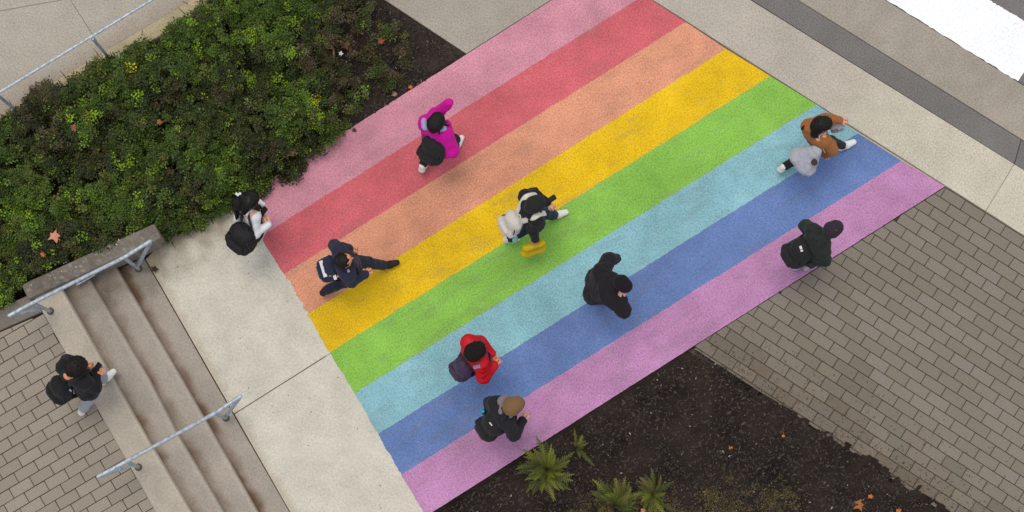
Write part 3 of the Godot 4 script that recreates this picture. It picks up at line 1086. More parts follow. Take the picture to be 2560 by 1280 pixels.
# ---------------------------------------------------------------- steps
func make_stairs() -> void:
	var root := thing("steps", P(330, 960, 0.0), "concrete steps going down from the brick terrace to the landing", "steps")
	var J0 := PP([[108.5, 781], [391.5, 1281], [520, 1508]], 0.45)
	var E1 := PP([[159, 736], [282, 953], [370, 1105], [474, 1280], [590, 1475]], 0.45)
	var E2 := PP([[230, 712], [365, 940], [444, 1091], [556, 1280], [660, 1455]], 0.30)
	var E3 := PP([[293, 677], [447, 940], [516, 1060], [641, 1280], [745, 1460]], 0.15)
	var E4 := PP([[362, 651], [527, 941], [723, 1281], [872, 1540]], 0.0)
	var lines := [J0, E1, E2, E3, E4]
	# run every edge back under the side wall
	for ln in lines:
		var d: Vector3 = (ln[0] - ln[1]).normalized()
		ln[0] += d * 0.22
	var hs := [0.45, 0.30, 0.15, 0.0]
	for i in 4:
		var k := i
		var c0 := ph(176, 166, 152, 1.0 / GM) if i == 0 else ph(163, 153, 142, 1.0 / GM)
		var paint := func(p: Vector3, u: float, w: float) -> Color:
			var f := 1.0 + 0.10 * n_low.get_noise_2d(p.x * 2.0, p.z * 2.0) + 0.10 * n_mid.get_noise_2d(p.x, p.z) + 0.05 * n_fine.get_noise_2d(p.x, p.z)
			var c := tint(c0, f)
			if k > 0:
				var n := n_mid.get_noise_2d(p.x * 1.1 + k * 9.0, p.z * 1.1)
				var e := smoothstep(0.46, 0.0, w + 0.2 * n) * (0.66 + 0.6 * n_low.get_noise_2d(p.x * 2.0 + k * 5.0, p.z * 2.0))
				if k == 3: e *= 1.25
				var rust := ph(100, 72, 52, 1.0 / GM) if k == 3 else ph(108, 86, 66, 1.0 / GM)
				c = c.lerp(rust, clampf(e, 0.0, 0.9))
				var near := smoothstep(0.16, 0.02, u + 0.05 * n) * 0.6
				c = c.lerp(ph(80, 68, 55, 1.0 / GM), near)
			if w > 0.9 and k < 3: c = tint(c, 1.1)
			return c
		var back: PackedVector3Array = lines[i].duplicate()
		if i > 0:
			for q in back.size():                          # the tread runs 4 cm under the riser above it
				var dv: Vector3 = (back[mini(q + 1, back.size() - 1)] - back[maxi(q - 1, 0)]).normalized()
				back[q] += Vector3(-dv.z, 0, dv.x) * -0.0 
		var m := ruled(back, lines[i + 1], hs[i], 0.24 if i < 3 else 0.12, 0.035, paint, null, 0.01 if i < 3 else 0.004)
		put("step", m, M.smooth_concrete, root, Transform3D(Basis(), -root.position))
	# side wall between the steps and the hedge
	var wc := func(p: Vector3, u: float, w: float) -> Color:
		var f := 1.0 + 0.25 * n_low.get_noise_2d(p.x * 2.0, p.z * 2.0) + 0.22 * n_mid.get_noise_2d(p.x * 1.3, p.z * 1.3) + 0.12 * n_fine.get_noise_2d(p.x, p.z)
		var c := tint(ph(118, 110, 101, 1.0 / GM), f)
		var lich := clampf(n_fine.get_noise_2d(p.x * 1.3 + 60.0, p.z * 1.3) * 3.0 - 1.0, 0.0, 0.6)
		return c.lerp(ph(165, 160, 150, 1.0 / GM), lich)
	var wall := put("side_wall", ruled(PP([[56, 713], [384, 562]], 0.56), PP([[72, 745], [400, 594]], 0.56), 0.56, 0.8, 0.03, wc, null, 0.014), M.concrete, self)
	tag(wall, "low weathered grey concrete wall between the steps and the hedge", "wall")

# ---------------------------------------------------------------- railings
func make_rails() -> void:
	var rad := 0.026
	for spec in [
		{"ends": [[23, 789], [376, 603]], "att": [[80, 758], [309, 644]], "foot": [[126, 778], [347, 672]], "label": "galvanised steel handrail beside the low side wall and hedge"},
		{"ends": [[246, 1191], [601, 991]], "att": [[317, 1153], [537, 1033]], "foot": [[346, 1168], [565, 1045]], "label": "galvanised steel handrail in the middle of the open steps"}]:
		var f0 := P(spec.foot[0][0], spec.foot[0][1], 0.45)
		var f1 := P(spec.foot[1][0], spec.foot[1][1], 0.0)
		var a0 := P(spec.att[0][0], spec.att[0][1], 1.40)
		var a1 := P(spec.att[1][0], spec.att[1][1], 0.97)
		var e0 := P(spec.ends[0][0], spec.ends[0][1], 1.42)
		var e1 := P(spec.ends[1][0], spec.ends[1][1], 0.93)
		var root := thing("handrail", f1, spec.label, "handrail")
		var o := root.position
		put("rail", tube(bent_line([e0 - o, a0 - o, a1 - o, e1 - o], 0.08), PackedFloat32Array([rad]), 12), M.galv, root)
		put("post", tube(PackedVector3Array([f0 - o, a0 - o]), PackedFloat32Array([rad * 0.95]), 12), M.galv, root)
		put("post", tube(PackedVector3Array([f1 - o, a1 - o]), PackedFloat32Array([rad * 0.95]), 12), M.galv, root)
		var r0 := f0.lerp(a0, 0.42)
		var r1 := f1.lerp(a1, 0.13)
		put("return_bar", tube(bent_line([e0 - o, e0 - o + (r0 - e0) * 0.04 + Vector3(0, -0.03, 0), r0 - o], 0.04), PackedFloat32Array([rad * 0.95]), 12), M.galv, root)
		put("return_bar", tube(bent_line([e1 - o, e1 - o + (r1 - e1) * 0.04 + Vector3(0, -0.03, 0), r1 - o], 0.04), PackedFloat32Array([rad * 0.95]), 12), M.galv, root)
		for q in [[e0, f0], [e1, f1]]:
			var sp := SphereMesh.new()
			sp.radius = rad * 1.02; sp.height = rad * 2.04; sp.radial_segments = 12; sp.rings = 6
			put("end_bend", sp, M.galv, root, Transform3D(Basis(), q[0] - o))
			var cyl := CylinderMesh.new()
			cyl.top_radius = 0.045; cyl.bottom_radius = 0.05; cyl.height = 0.014; cyl.radial_segments = 16
			put("base_plate", cyl, plain(ph(92, 84, 80), 0.8), root, Transform3D(Basis(), q[1] - o + Vector3(0, 0.009, 0)))
	# long railing of the raised walk
	var root2 := thing("railing", P(262, 150, 0.45), "long pale blue grey railing along the raised walk behind the hedge", "railing")
	var o2 := root2.position
	var p0 := P(-260, 388, 1.4)
	var p1 := P(700, -195, 1.4)
	var run := PackedVector3Array()
	for i in 33: run.append(p0.lerp(p1, i / 32.0) - o2)
	put("rail", tube(run, PackedFloat32Array([0.019]), 12), M.galv, root2)
	for q in [[232, 97], [-3, 240], [472, -52], [-240, 376]]:
		var t := P(q[0], q[1], 1.4)
		var f := Vector3(t.x, 0.45, t.z)
		put("post", tube(PackedVector3Array([f - o2, t - o2]), PackedFloat32Array([0.022]), 10), M.galv, root2)
	# short bar on the side wall under the handrail
	var a := P(191, 713, 0.42)
	var b := P(237, 687, 0.34)
	var bar := thing("metal_bar", a, "short thin metal bar fixed low on the side wall under the handrail", "metal bar")
	put("bar", tube(PackedVector3Array([Vector3.ZERO, b - a]), PackedFloat32Array([0.011]), 8), M.galv, bar)
	for t in [0.12, 0.88]:
		var p: Vector3 = (b - a) * t
		put("bracket", tube(PackedVector3Array([p, p + Vector3(-0.05, 0.02, -0.07)]), PackedFloat32Array([0.007]), 6), M.galv, bar)

# ---------------------------------------------------------------- soil beds
func low_bed(p: Vector3) -> float:      # soil height in the bed below the crossing
	var d2 := line_side(p, P(1741, 874), P(2350, 1274))
	var d1 := line_side(p, P(1064, 1291), P(2362, 466))
	var n := n_mid.get_noise_2d(p.x * 1.6, p.z * 1.6)
	var spill := smoothstep(-0.05, 0.03, d2 + n * 0.26 + 0.03 * n_fine.get_noise_2d(p.x, p.z) + 0.05)
	var h := 0.004 + 0.035 * smoothstep(0.0, 0.8, minf(d1, d2)) + 0.028 * n + 0.014 * n_fine.get_noise_2d(p.x * 1.5, p.z * 1.5)
	if d2 < 0.12: h = maxf(h, 0.014)
	if d1 < 0.07: h = minf(h, 0.0)
	if d1 < 0.0: return -0.06
	return lerpf(-0.11, h, spill)

func up_bed(p: Vector3) -> float:
	var d := -line_side(p, P(575, 512), P(1503, -78))
	var dl := line_side(p, P(960, -2), P(1166, 134))
	var ds := line_side(p, P(640, 474), P(366, 640))
	var n := n_mid.get_noise_2d(p.x * 1.6, p.z * 1.6)
	var e := minf(minf(d, dl), ds)
	if e < 0.0: return -0.07
	var h := 0.30 * smoothstep(0.1, 2.4, d) * smoothstep(0.0, 2.0, dl) + 0.02 + 0.03 * n + 0.014 * n_fine.get_noise_2d(p.x * 1.5, p.z * 1.5)
	return lerpf(-0.002, h, smoothstep(0.0, 0.12, e))

func soil_sheet(called: String, label: String, a: Array, b: Array, f: Callable, c: Color, step: float) -> void:
	var shift := func(p: Vector3, _u: float, _w: float) -> Vector3: return Vector3(p.x, f.call(p), p.z)
	var paint := func(p: Vector3, _u: float, _w: float) -> Color:
		var m := 1.0 + 0.55 * n_low.get_noise_2d(p.x * 2.0, p.z * 2.0) + 0.4 * n_mid.get_noise_2d(p.x, p.z) + 0.5 * n_fine.get_noise_2d(p.x * 2.0, p.z * 2.0)
		return tint(c, maxf(m, 0.35))
	var mesh := ruled(PP(a), PP(b), 0.0, 0.0, step, paint, shift, 0.0)
	var st := SurfaceTool.new()
	st.create_from(mesh, 0)
	st.generate_normals()
	var o := put(called, st.commit(), M.soil, self)
	tag(o, label, "", "", "structure")

func chip_mesh() -> ArrayMesh:
	var pl := PackedVector2Array([Vector2(-0.5, -0.12), Vector2(0.15, -0.2), Vector2(0.5, 0.02), Vector2(0.1, 0.19), Vector2(-0.42, 0.14)])
	return prism(pl, 0.0, 0.22, 0.05)

func scatter(poly: Array, count: int, f: Callable, sd: int, size: Vector2, pick: Callable, lift := 0.004) -> Array:
	var r := RandomNumberGenerator.new()
	r.seed = sd
	var pg := PackedVector2Array()
	var lo := Vector2(1e6, 1e6)
	var hi := -lo
	for q in poly:
		var p := Vector2(q[0], q[1])
		pg.append(p); lo = lo.min(p); hi = hi.max(p)
	var xf := []
	var cols := PackedColorArray()
	var tries := 0
	while xf.size() < count and tries < count * 6:
		tries += 1
		var q := Vector2(r.randf_range(lo.x, hi.x), r.randf_range(lo.y, hi.y))
		if not Geometry2D.is_point_in_polygon(q, pg): continue
		var p := P(q.x, q.y)
		var c: Variant = pick.call(q, r)
		if c == null: continue
		p.y = f.call(p) + lift
		var s := r.randf_range(size.x, size.y)
		var b := Basis.from_euler(Vector3(r.randf_range(-0.5, 0.5), r.randf() * TAU, r.randf_range(-0.4, 0.4))).scaled(Vector3(s, s * r.randf_range(0.6, 1.2), s * r.randf_range(0.6, 1.3)))
		xf.append(Transform3D(b, p))
		cols.append(c)
	return [xf, cols]

func make_beds() -> void:
	soil_sheet("soil_bed", "dark mulched soil bed below the crossing beside the brick pavement", [[1000, 1322], [2600, 1800]], [[1690, 860], [2700, 1440]], low_bed, ph(47, 39, 35), 0.028)
	soil_sheet("shrub_bed", "dark soil bed under the hedge, bare in the corner by the pink stripe", [[-160, 880], [620, 540], [1210, 150]], [[-280, 440], [300, 100], [900, -300]], up_bed, ph(58, 50, 44), 0.04)
	var cm := chip_mesh()
	var chip := StandardMaterial3D.new()
	chip.vertex_color_use_as_albedo = true
	chip.roughness = 0.95
	var pick := func(q: Vector2, r: RandomNumberGenerator) -> Variant:
		var v := r.randf()
		var c := ph(46, 39, 36).lerp(ph(84, 71, 64), r.randf() * r.randf())
		var dense := n_mid.get_noise_2d(q.x * 0.004, q.y * 0.004)
		if v < 0.006: c = ph(165, 155, 150)
		elif v < 0.025 + 0.04 * dense: c = ph(116, 98, 84)
		elif v < 0.12 + 0.2 * dense: c = ph(88, 73, 63)
		elif v > 0.6: c = ph(32, 26, 25)
		return c
	var lowpoly := [[1080, 1296], [1748, 872], [1880, 966], [2120, 1122], [2350, 1280], [2450, 1350], [1100, 1350]]
	var s := scatter(lowpoly, 11000, low_bed, 71, Vector2(0.012, 0.04), pick)
	tag(multi("mulch", cm, chip, s[0], s[1], self), "dark wood chip mulch strewn over the soil bed below the crossing", "mulch", "", "stuff")
	s = scatter(lowpoly, 1100, low_bed, 171, Vector2(0.04, 0.085), func(q: Vector2, r: RandomNumberGenerator) -> Variant: return ph(40, 33, 30).lerp(ph(74, 62, 54), r.randf() * r.randf()), -0.004)
	tag(multi("bark_pieces", cm, chip, s[0], s[1], self), "larger dark bark pieces among the mulch below the crossing", "bark", "", "stuff")
	var uppoly := [[700, 458], [1156, 138], [955, 4], [840, -40], [760, 100], [780, 300]]
	s = scatter(uppoly, 4500, up_bed, 72, Vector2(0.016, 0.045), pick)
	tag(multi("mulch", cm, chip, s[0], s[1], self), "dark wood chip mulch in the corner between hedge and pink stripe", "mulch", "", "stuff")
	# mossy growth and dry grass at the lower frame edge
	var moss := leaf_fan(5, 7, 0.03, 0.008, 0.02)
	var mp := func(q: Vector2, r: RandomNumberGenerator) -> Variant:
		var dens := n_mid.get_noise_2d(q.x * 0.006, q.y * 0.006) + (q.y - 1210.0) / 110.0
		if r.randf() > dens: return null
		return ph(88, 84, 40).lerp(ph(120, 100, 60), r.randf())
	s = scatter([[1480, 1180], [1900, 1130], [2060, 1330], [1380, 1340]], 1500, low_bed, 73, Vector2(0.6, 1.5), mp)
	tag(multi("moss", moss, M.leaf, s[0], s[1], self), "thin yellow green moss and dry grass at the foot of the soil bed", "moss", "", "stuff")
	# crumbs of soil and grit that spilled on the bricks
	var gp := func(q: Vector2, r: RandomNumberGenerator) -> Variant:
		var d := line_side(P(q.x, q.y), P(1741, 874), P(2350, 1274))
		if r.randf() > exp(d * 3.2) : return null
		return ph(60, 50, 42).lerp(ph(150, 132, 112), r.randf() * r.randf())
	var flat := func(_p: Vector3) -> float: return 0.0
	s = scatter([[1760, 860], [1900, 800], [2560, 1150], [2600, 1420], [2350, 1270], [1880, 962]], 2600, flat, 74, Vector2(0.008, 0.03), gp, 0.001)
	tag(multi("soil_crumbs", cm, chip, s[0], s[1], self), "soil crumbs and grit spilled over the edge of the brick pavement", "grit", "", "stuff")
	var wp := func(_q: Vector2, r: RandomNumberGenerator) -> Variant: return ph(205, 198, 190) if r.randf() < 0.6 else ph(70, 60, 55)
	s = scatter([[600, 620], [1640, 20], [2340, 470], [2540, 620], [2500, 1200], [1800, 840], [1100, 1270]], 90, flat, 75, Vector2(0.008, 0.02), wp, 0.006)
	tag(multi("grit", cm, chip, s[0], s[1], self), "scattered pale grit on the crossing and the brick pavement", "grit", "", "stuff")
	s = scatter([[400, 660], [620, 560], [830, 900], [1040, 1270], [760, 1290], [540, 930]], 70, flat, 77, Vector2(0.008, 0.022), func(_q: Vector2, r: RandomNumberGenerator) -> Variant: return ph(60, 50, 44) if r.randf() < 0.75 else ph(225, 220, 215), 0.001)
	tag(multi("grit", cm, chip, s[0], s[1], self), "dark crumbs scattered on the pale concrete landing", "grit", "", "stuff")
	s = scatter([[80, 720], [380, 580], [395, 590], [100, 740]], 26, func(_p: Vector3) -> float: return 0.56, 76, Vector2(0.012, 0.035), func(_q: Vector2, _r: RandomNumberGenerator) -> Variant: return ph(200, 195, 185), 0.001)
	tag(multi("droppings", cm, chip, s[0], s[1], self), "pale flecks and droppings on top of the low side wall", "droppings", "", "stuff")

# ---------------------------------------------------------------- hedge
var hedge_poly := [[-60, 345], [0, 300], [60, 264], [78, 224], [110, 214], [170, 208], [218, 170], [236, 152], [304, 137], [328, 106], [390, 106], [412, 78], [442, 56], [478, 42], [498, -2], [560, -60], [950, -60], [1000, 8], [1052, 76], [1062, 150], [1000, 222], [905, 270], [885, 290], [838, 345], [792, 388], [742, 438], [690, 462], [650, 488], [585, 528], [525, 548], [462, 578], [412, 602], [392, 568], [360, 575], [300, 606], [205, 640], [160, 652], [62, 708], [40, 742], [0, 768], [-60, 800]]

func make_hedge() -> void:
	var root := thing("hedge", P(450, 330, 0.2), "dense dark green leafy hedge with yellow green young shoots", "hedge")
	var r := RandomNumberGenerator.new()
	r.seed = 99
	var pg := PackedVector2Array()
	for q in hedge_poly: pg.append(Vector2(q[0], q[1]))
	var leaf_a := leaf_fan(1, 7, 0.036, 0.024, 0.03)
	var leaf_b := leaf_fan(2, 7, 0.030, 0.019, 0.03)
	var young := leaf_fan(3, 6, 0.036, 0.026, 0.03)
	var xs := [[], [], []]
	var cs := [PackedColorArray(), PackedColorArray(), PackedColorArray()]
	var dark := ph(40, 48, 21, 1.3)
	var mid := ph(66, 88, 26, 1.35)
	var olive := ph(76, 76, 35, 1.3)
	var brown := ph(78, 62, 44, 1.35)
	var lime := ph(128, 156, 20, 1.2)
	var yellow := ph(190, 180, 20, 1.1)
	var bump := FastNoiseLite.new()
	bump.seed = 17; bump.frequency = 1.5; bump.fractal_octaves = 2
	var patchn := FastNoiseLite.new()
	patchn.seed = 29; patchn.frequency = 0.8; patchn.fractal_octaves = 3
	var p_a := P(575, 512)
	var p_b := P(1503, -78)
	var l_a := P(640, 474)
	var l_b := P(366, 640)
	var sprigs := 0
	while sprigs < 3100:                                    # every sprig is a little dome of leaf clusters of one tone
		var q := Vector2(r.randf_range(-60, 1020), r.randf_range(-60, 800))
		if not Geometry2D.is_point_in_polygon(q, pg): continue
		sprigs += 1
		var w := P(q.x, q.y, 0.6)
		var soil := maxf(up_bed(w), 0.0)
		var sparse := smoothstep(770, 930, q.x) * smoothstep(390, 230, q.y)
		if r.randf() < sparse * (0.80 + 0.7 * bump.get_noise_2d(w.x * 2.0 + 5.0, w.z * 2.0)): continue
		var bn := bump.get_noise_2d(w.x, w.z)
		var top := maxf(soil + 0.42, 0.60) + 0.2 * bn
		top = lerpf(top, soil + 0.15 + 0.08 * bn, sparse * 0.9)
		var rim := minf(-line_side(w, p_a, p_b), line_side(w, l_a, l_b))
		top = lerpf(soil + 0.16, top, smoothstep(-0.25, 0.35, rim))
		var low := r.randf() < 0.42                           # the inner sprigs, seen through the gaps
		var y := top - (r.randf_range(0.14, 0.3) if low else absf(r.randfn(0.0, 0.05)))
		y = maxf(y, soil + 0.05)
		var pn := patchn.get_noise_2d(w.x, w.z)
		var c0 := dark.lerp(mid, clampf(0.5 + pn * 1.5 + r.randf_range(-0.4, 0.4), 0, 1))
		if r.randf() < 0.3: c0 = c0.lerp(olive, r.randf())
		var brn := smoothstep(0.08, 0.5, -pn) * 0.35 + sparse * 0.75
		if r.randf() < brn: c0 = c0.lerp(brown, r.randf_range(0.3, 0.85))
		if low: c0 = c0.lerp(olive, 0.3)
		c0 = tint(c0, r.randf_range(0.6, 1.4))
		var fresh := not low and n_mid.get_noise_2d(w.x * 0.8 + 80.0, w.z * 0.8) > 0.14 + 0.5 * sparse - 0.25 * pn and r.randf() < 0.26
		var rad := r.randf_range(0.05, 0.105)
		var cnt := int(7 + rad * 70.0)
		if fresh: cnt = int(cnt * 0.6)
		var fc := lime.lerp(mid, r.randf_range(0.1, 0.75))
		if r.randf() < 0.07: fc = yellow.lerp(lime, r.randf() * 0.6)
		var center := P(q.x, q.y, y)
		for k in cnt:
			var a := r.randf() * TAU
			var rr := rad * sqrt(r.randf())
			var at := center + Vector3(cos(a) * rr, rad * 0.8 * (1.0 - rr * rr / rad / rad) - 0.04 + r.randf_range(-0.015, 0.015), sin(a) * rr)
			var kind := 0 if r.randf() < 0.55 else 1
			var c := tint(c0, r.randf_range(0.75, 1.3))
			if not fresh and not low and r.randf() < 0.05 * (1.0 - sparse):
				c = tint(lime.lerp(mid, r.randf()), r.randf_range(0.7, 1.1))
			if fresh and r.randf() < 0.8:
				kind = 2
				c = tint(fc, r.randf_range(0.75, 1.2))
				at.y += 0.02
			var b := Basis.from_euler(Vector3(r.randf_range(-0.7, 0.7) + sin(a) * 0.4, r.randf() * TAU, r.randf_range(-0.7, 0.7) - cos(a) * 0.4)).scaled(Vector3.ONE * r.randf_range(0.75, 1.25))
			xs[kind].append(Transform3D(b, at - root.position))
			cs[kind].append(c)
	multi("foliage", leaf_a, M.leaf, xs[0], cs[0], root)
	multi("small_leaves", leaf_b, M.leaf, xs[1], cs[1], root)
	multi("young_shoots", young, M.leaf, xs[2], cs[2], root)
	# woody stems
	var st := SurfaceTool.new()
	st.begin(Mesh.PRIMITIVE_TRIANGLES)
	var stems := 0
	while stems < 420:
		var q := Vector2(r.randf_range(-60, 1000), r.randf_range(-60, 800))
		if not Geometry2D.is_point_in_polygon(q, pg): continue
		stems += 1
		var w := P(q.x, q.y, 0.3)
		var y0 := up_bed(w)
		var a := Vector3(w.x, y0 - 0.02, w.z)
		var hgt := 0.42 + 0.15 * bump.get_noise_2d(w.x, w.z)
		if q.x > 780 and q.y < 330: hgt = 0.15
		var b := a + Vector3(r.randf_range(-0.16, 0.16), hgt, r.randf_range(-0.16, 0.16))
		var m := a.lerp(b, 0.5) + Vector3(r.randf_range(-0.05, 0.05), 0, r.randf_range(-0.05, 0.05))
		st.append_from(tube(PackedVector3Array([a, m, b]), PackedFloat32Array([0.009, 0.006, 0.003]), 5), 0, Transform3D(Basis(), -root.position))
	var o := put("twigs", st.commit(), plain(ph(88, 66, 48), 0.9), root)
	o.set_meta("kind", "stuff")

# ---------------------------------------------------------------- ferns
func make_ferns() -> void:
	var fr := [frond(1, 0.37, 0.052), frond(2, 0.32, 0.058), frond(3, 0.25, 0.05), frond(4, 0.42, 0.05)]
	var mats := []
	for c in [[88, 94, 38], [74, 80, 34], [102, 106, 40], [64, 68, 32], [90, 86, 42]]:
		var m := plain(ph(c[0], c[1], c[2], 1.35), 0.6)
		m.cull_mode = BaseMaterial3D.CULL_DISABLED
		m.backlight_enabled = true
		m.backlight = Color(0.08, 0.1, 0.02)
		mats.append(m)
	var r := RandomNumberGenerator.new()
	r.seed = 55
	var specs := [
		{"at": [1366, 1176], "n": 96, "s": 1.32, "arc": [0.0, TAU], "label": "largest fern, a full rosette beside the lilac stripe"},
		{"at": [1538, 1262], "n": 64, "s": 1.3, "arc": [-2.9, 0.35], "label": "fan shaped fern at the lower frame edge between two others"},
		{"at": [1630, 1235], "n": 34, "s": 1.05, "arc": [0.0, TAU], "label": "small open fern rightmost in the soil bed"},
		{"at": [1442, 1118], "n": 16, "s": 0.85, "arc": [-2.6, 1.6], "label": "smallest fern, with one bright upright frond, by the crossing edge"}]
	for sp in specs:
		var at := P(sp.at[0], sp.at[1])
		at.y = low_bed(at)
		var root := thing("fern", at, sp.label, "fern", "ferns in the soil bed")
		for i in sp.n:
			var a: float = lerpf(sp.arc[0], sp.arc[1], (i + r.randf() * 0.6) / sp.n)
			var s: float = sp.s * (r.randf_range(0.3, 0.7) if i % 2 == 0 else r.randf_range(0.7, 1.05))
			var b := Basis(Vector3.UP, -a) * Basis(Vector3(0, 0, 1), r.randf_range(-0.1, 1.05)) * Basis(Vector3(1, 0, 0), r.randf_range(-0.35, 0.35))
			var m: Material = mats[r.randi_range(0, 4)]
			if sp.at[0] == 1442 and i == 5: m = mats[2]
			put("frond", fr[r.randi_range(0, 3)], m, root, Transform3D(b.scaled(Vector3.ONE * s), Vector3(0, 0.02 + 0.03 * r.randf(), 0)))

# ---------------------------------------------------------------- leaves and litter
func make_litter() -> void:
	var spots := [
		[136, 590, 0.78, 0.17, [190, 132, 108], "large pinkish brown fallen leaf on the hedge above the side wall"],
		[398, 305, 0.86, 0.09, [140, 84, 56], "rust coloured fallen leaf lying in the middle of the hedge"],
		[185, 320, 0.75, 0.12, [125, 85, 62], "dull brown fallen leaf on the hedge left of the rusty one"],
		[107, 637, 0.68, 0.08, [170, 95, 35], "small orange leaf caught in the hedge below the large pinkish one"],
		[952, 102, 0.1, 0.12, [150, 95, 60], "curled orange brown leaf beside the sparse end of the hedge"],
		[865, 112, 0.25, 0.14, [140, 85, 58], "dry brown leaf beside the white paper scrap"],
		[1026, 217, 0.03, 0.07, [185, 110, 70], "small orange leaf on bare soil close to the pink stripe"],
		[985, 235, 0.03, 0.09, [165, 130, 115], "pale dry leaf on bare soil close to the pink stripe"],
		[2148, 1262, 0.05, 0.17, [150, 92, 50], "largest orange leaf low in the soil bed by the brick edge"],
		[2176, 1241, 0.05, 0.08, [176, 104, 48], "bright orange leaf just above the largest one in the soil bed"],
		[2246, 1277, 0.04, 0.09, [170, 98, 48], "orange leaf at the lower frame edge near the brick edge"],
		[1826, 1118, 0.04, 0.06, [186, 116, 52], "bright orange leaf in the middle of the soil bed"],
		[1806, 1130, 0.04, 0.05, [170, 140, 100], "pale leaf scrap beside the bright orange leaf mid bed"],
		[1958, 1090, 0.04, 0.05, [190, 110, 60], "small orange leaf halfway between mid bed and brick edge"],
		[1608, 1276, 0.08, 0.08, [210, 135, 110], "pinkish leaf at the lower frame edge below the small fern"],
		[1762, 1232, 0.04, 0.07, [150, 105, 60], "brown leaf on the mossy corner of the soil bed"],
		[386, 673, 0.02, 0.11, [62, 48, 45], "dark crumpled leaf on the landing beside the handrail foot"],
		[885, 325, 0.03, 0.07, [75, 45, 40], "small dark leaf on the edge of the pink stripe"]]
	for i in spots.size():
		var q = spots[i]
		var at := P(q[0], q[1], q[2])
		var o := thing("fallen_leaf", at, q[5], "leaf", "fallen leaves")
		var m := plain(ph(q[4][0], q[4][1], q[4][2], 1.15), 0.7)
		m.cull_mode = BaseMaterial3D.CULL_DISABLED
		put("blade", dead_leaf(i + 3, q[3]), m, o)
		put("stalk", tube(PackedVector3Array([Vector3.ZERO, Vector3(q[3] * 0.5, 0.012, q[3] * 0.35)]), PackedFloat32Array([0.003]), 5), m, o)
	var sp := put("paper_scrap", dead_leaf(61, 0.07), plain(ph(205, 205, 215), 0.8), self, Transform3D(Basis(), P(852, 134, 0.28)))
	tag(sp, "small white paper scrap among the sparse shrubs", "litter")
	# slatted grating half hidden in the shrubs
	var g := thing("drain_grate", P(798, 128, 0.3), "small dark slatted grating half hidden at the sparse end of the hedge", "grate")
	for i in 5:
		var a := P(766, 108 + i * 10, 0.3) - g.position
		var b := P(826, 112 + i * 9, 0.3) - g.position
		put("slat", tube(PackedVector3Array([a, b]), PackedFloat32Array([0.016]), 6, 0.5), plain(ph(60, 47, 36), 0.8), g)
	put("end_bar", tube(smooth_line([P(826, 106, 0.31) - g.position, P(834, 130, 0.31) - g.position, P(832, 156, 0.31) - g.position]), PackedFloat32Array([0.018]), 6), plain(ph(120, 92, 76), 0.8), g)

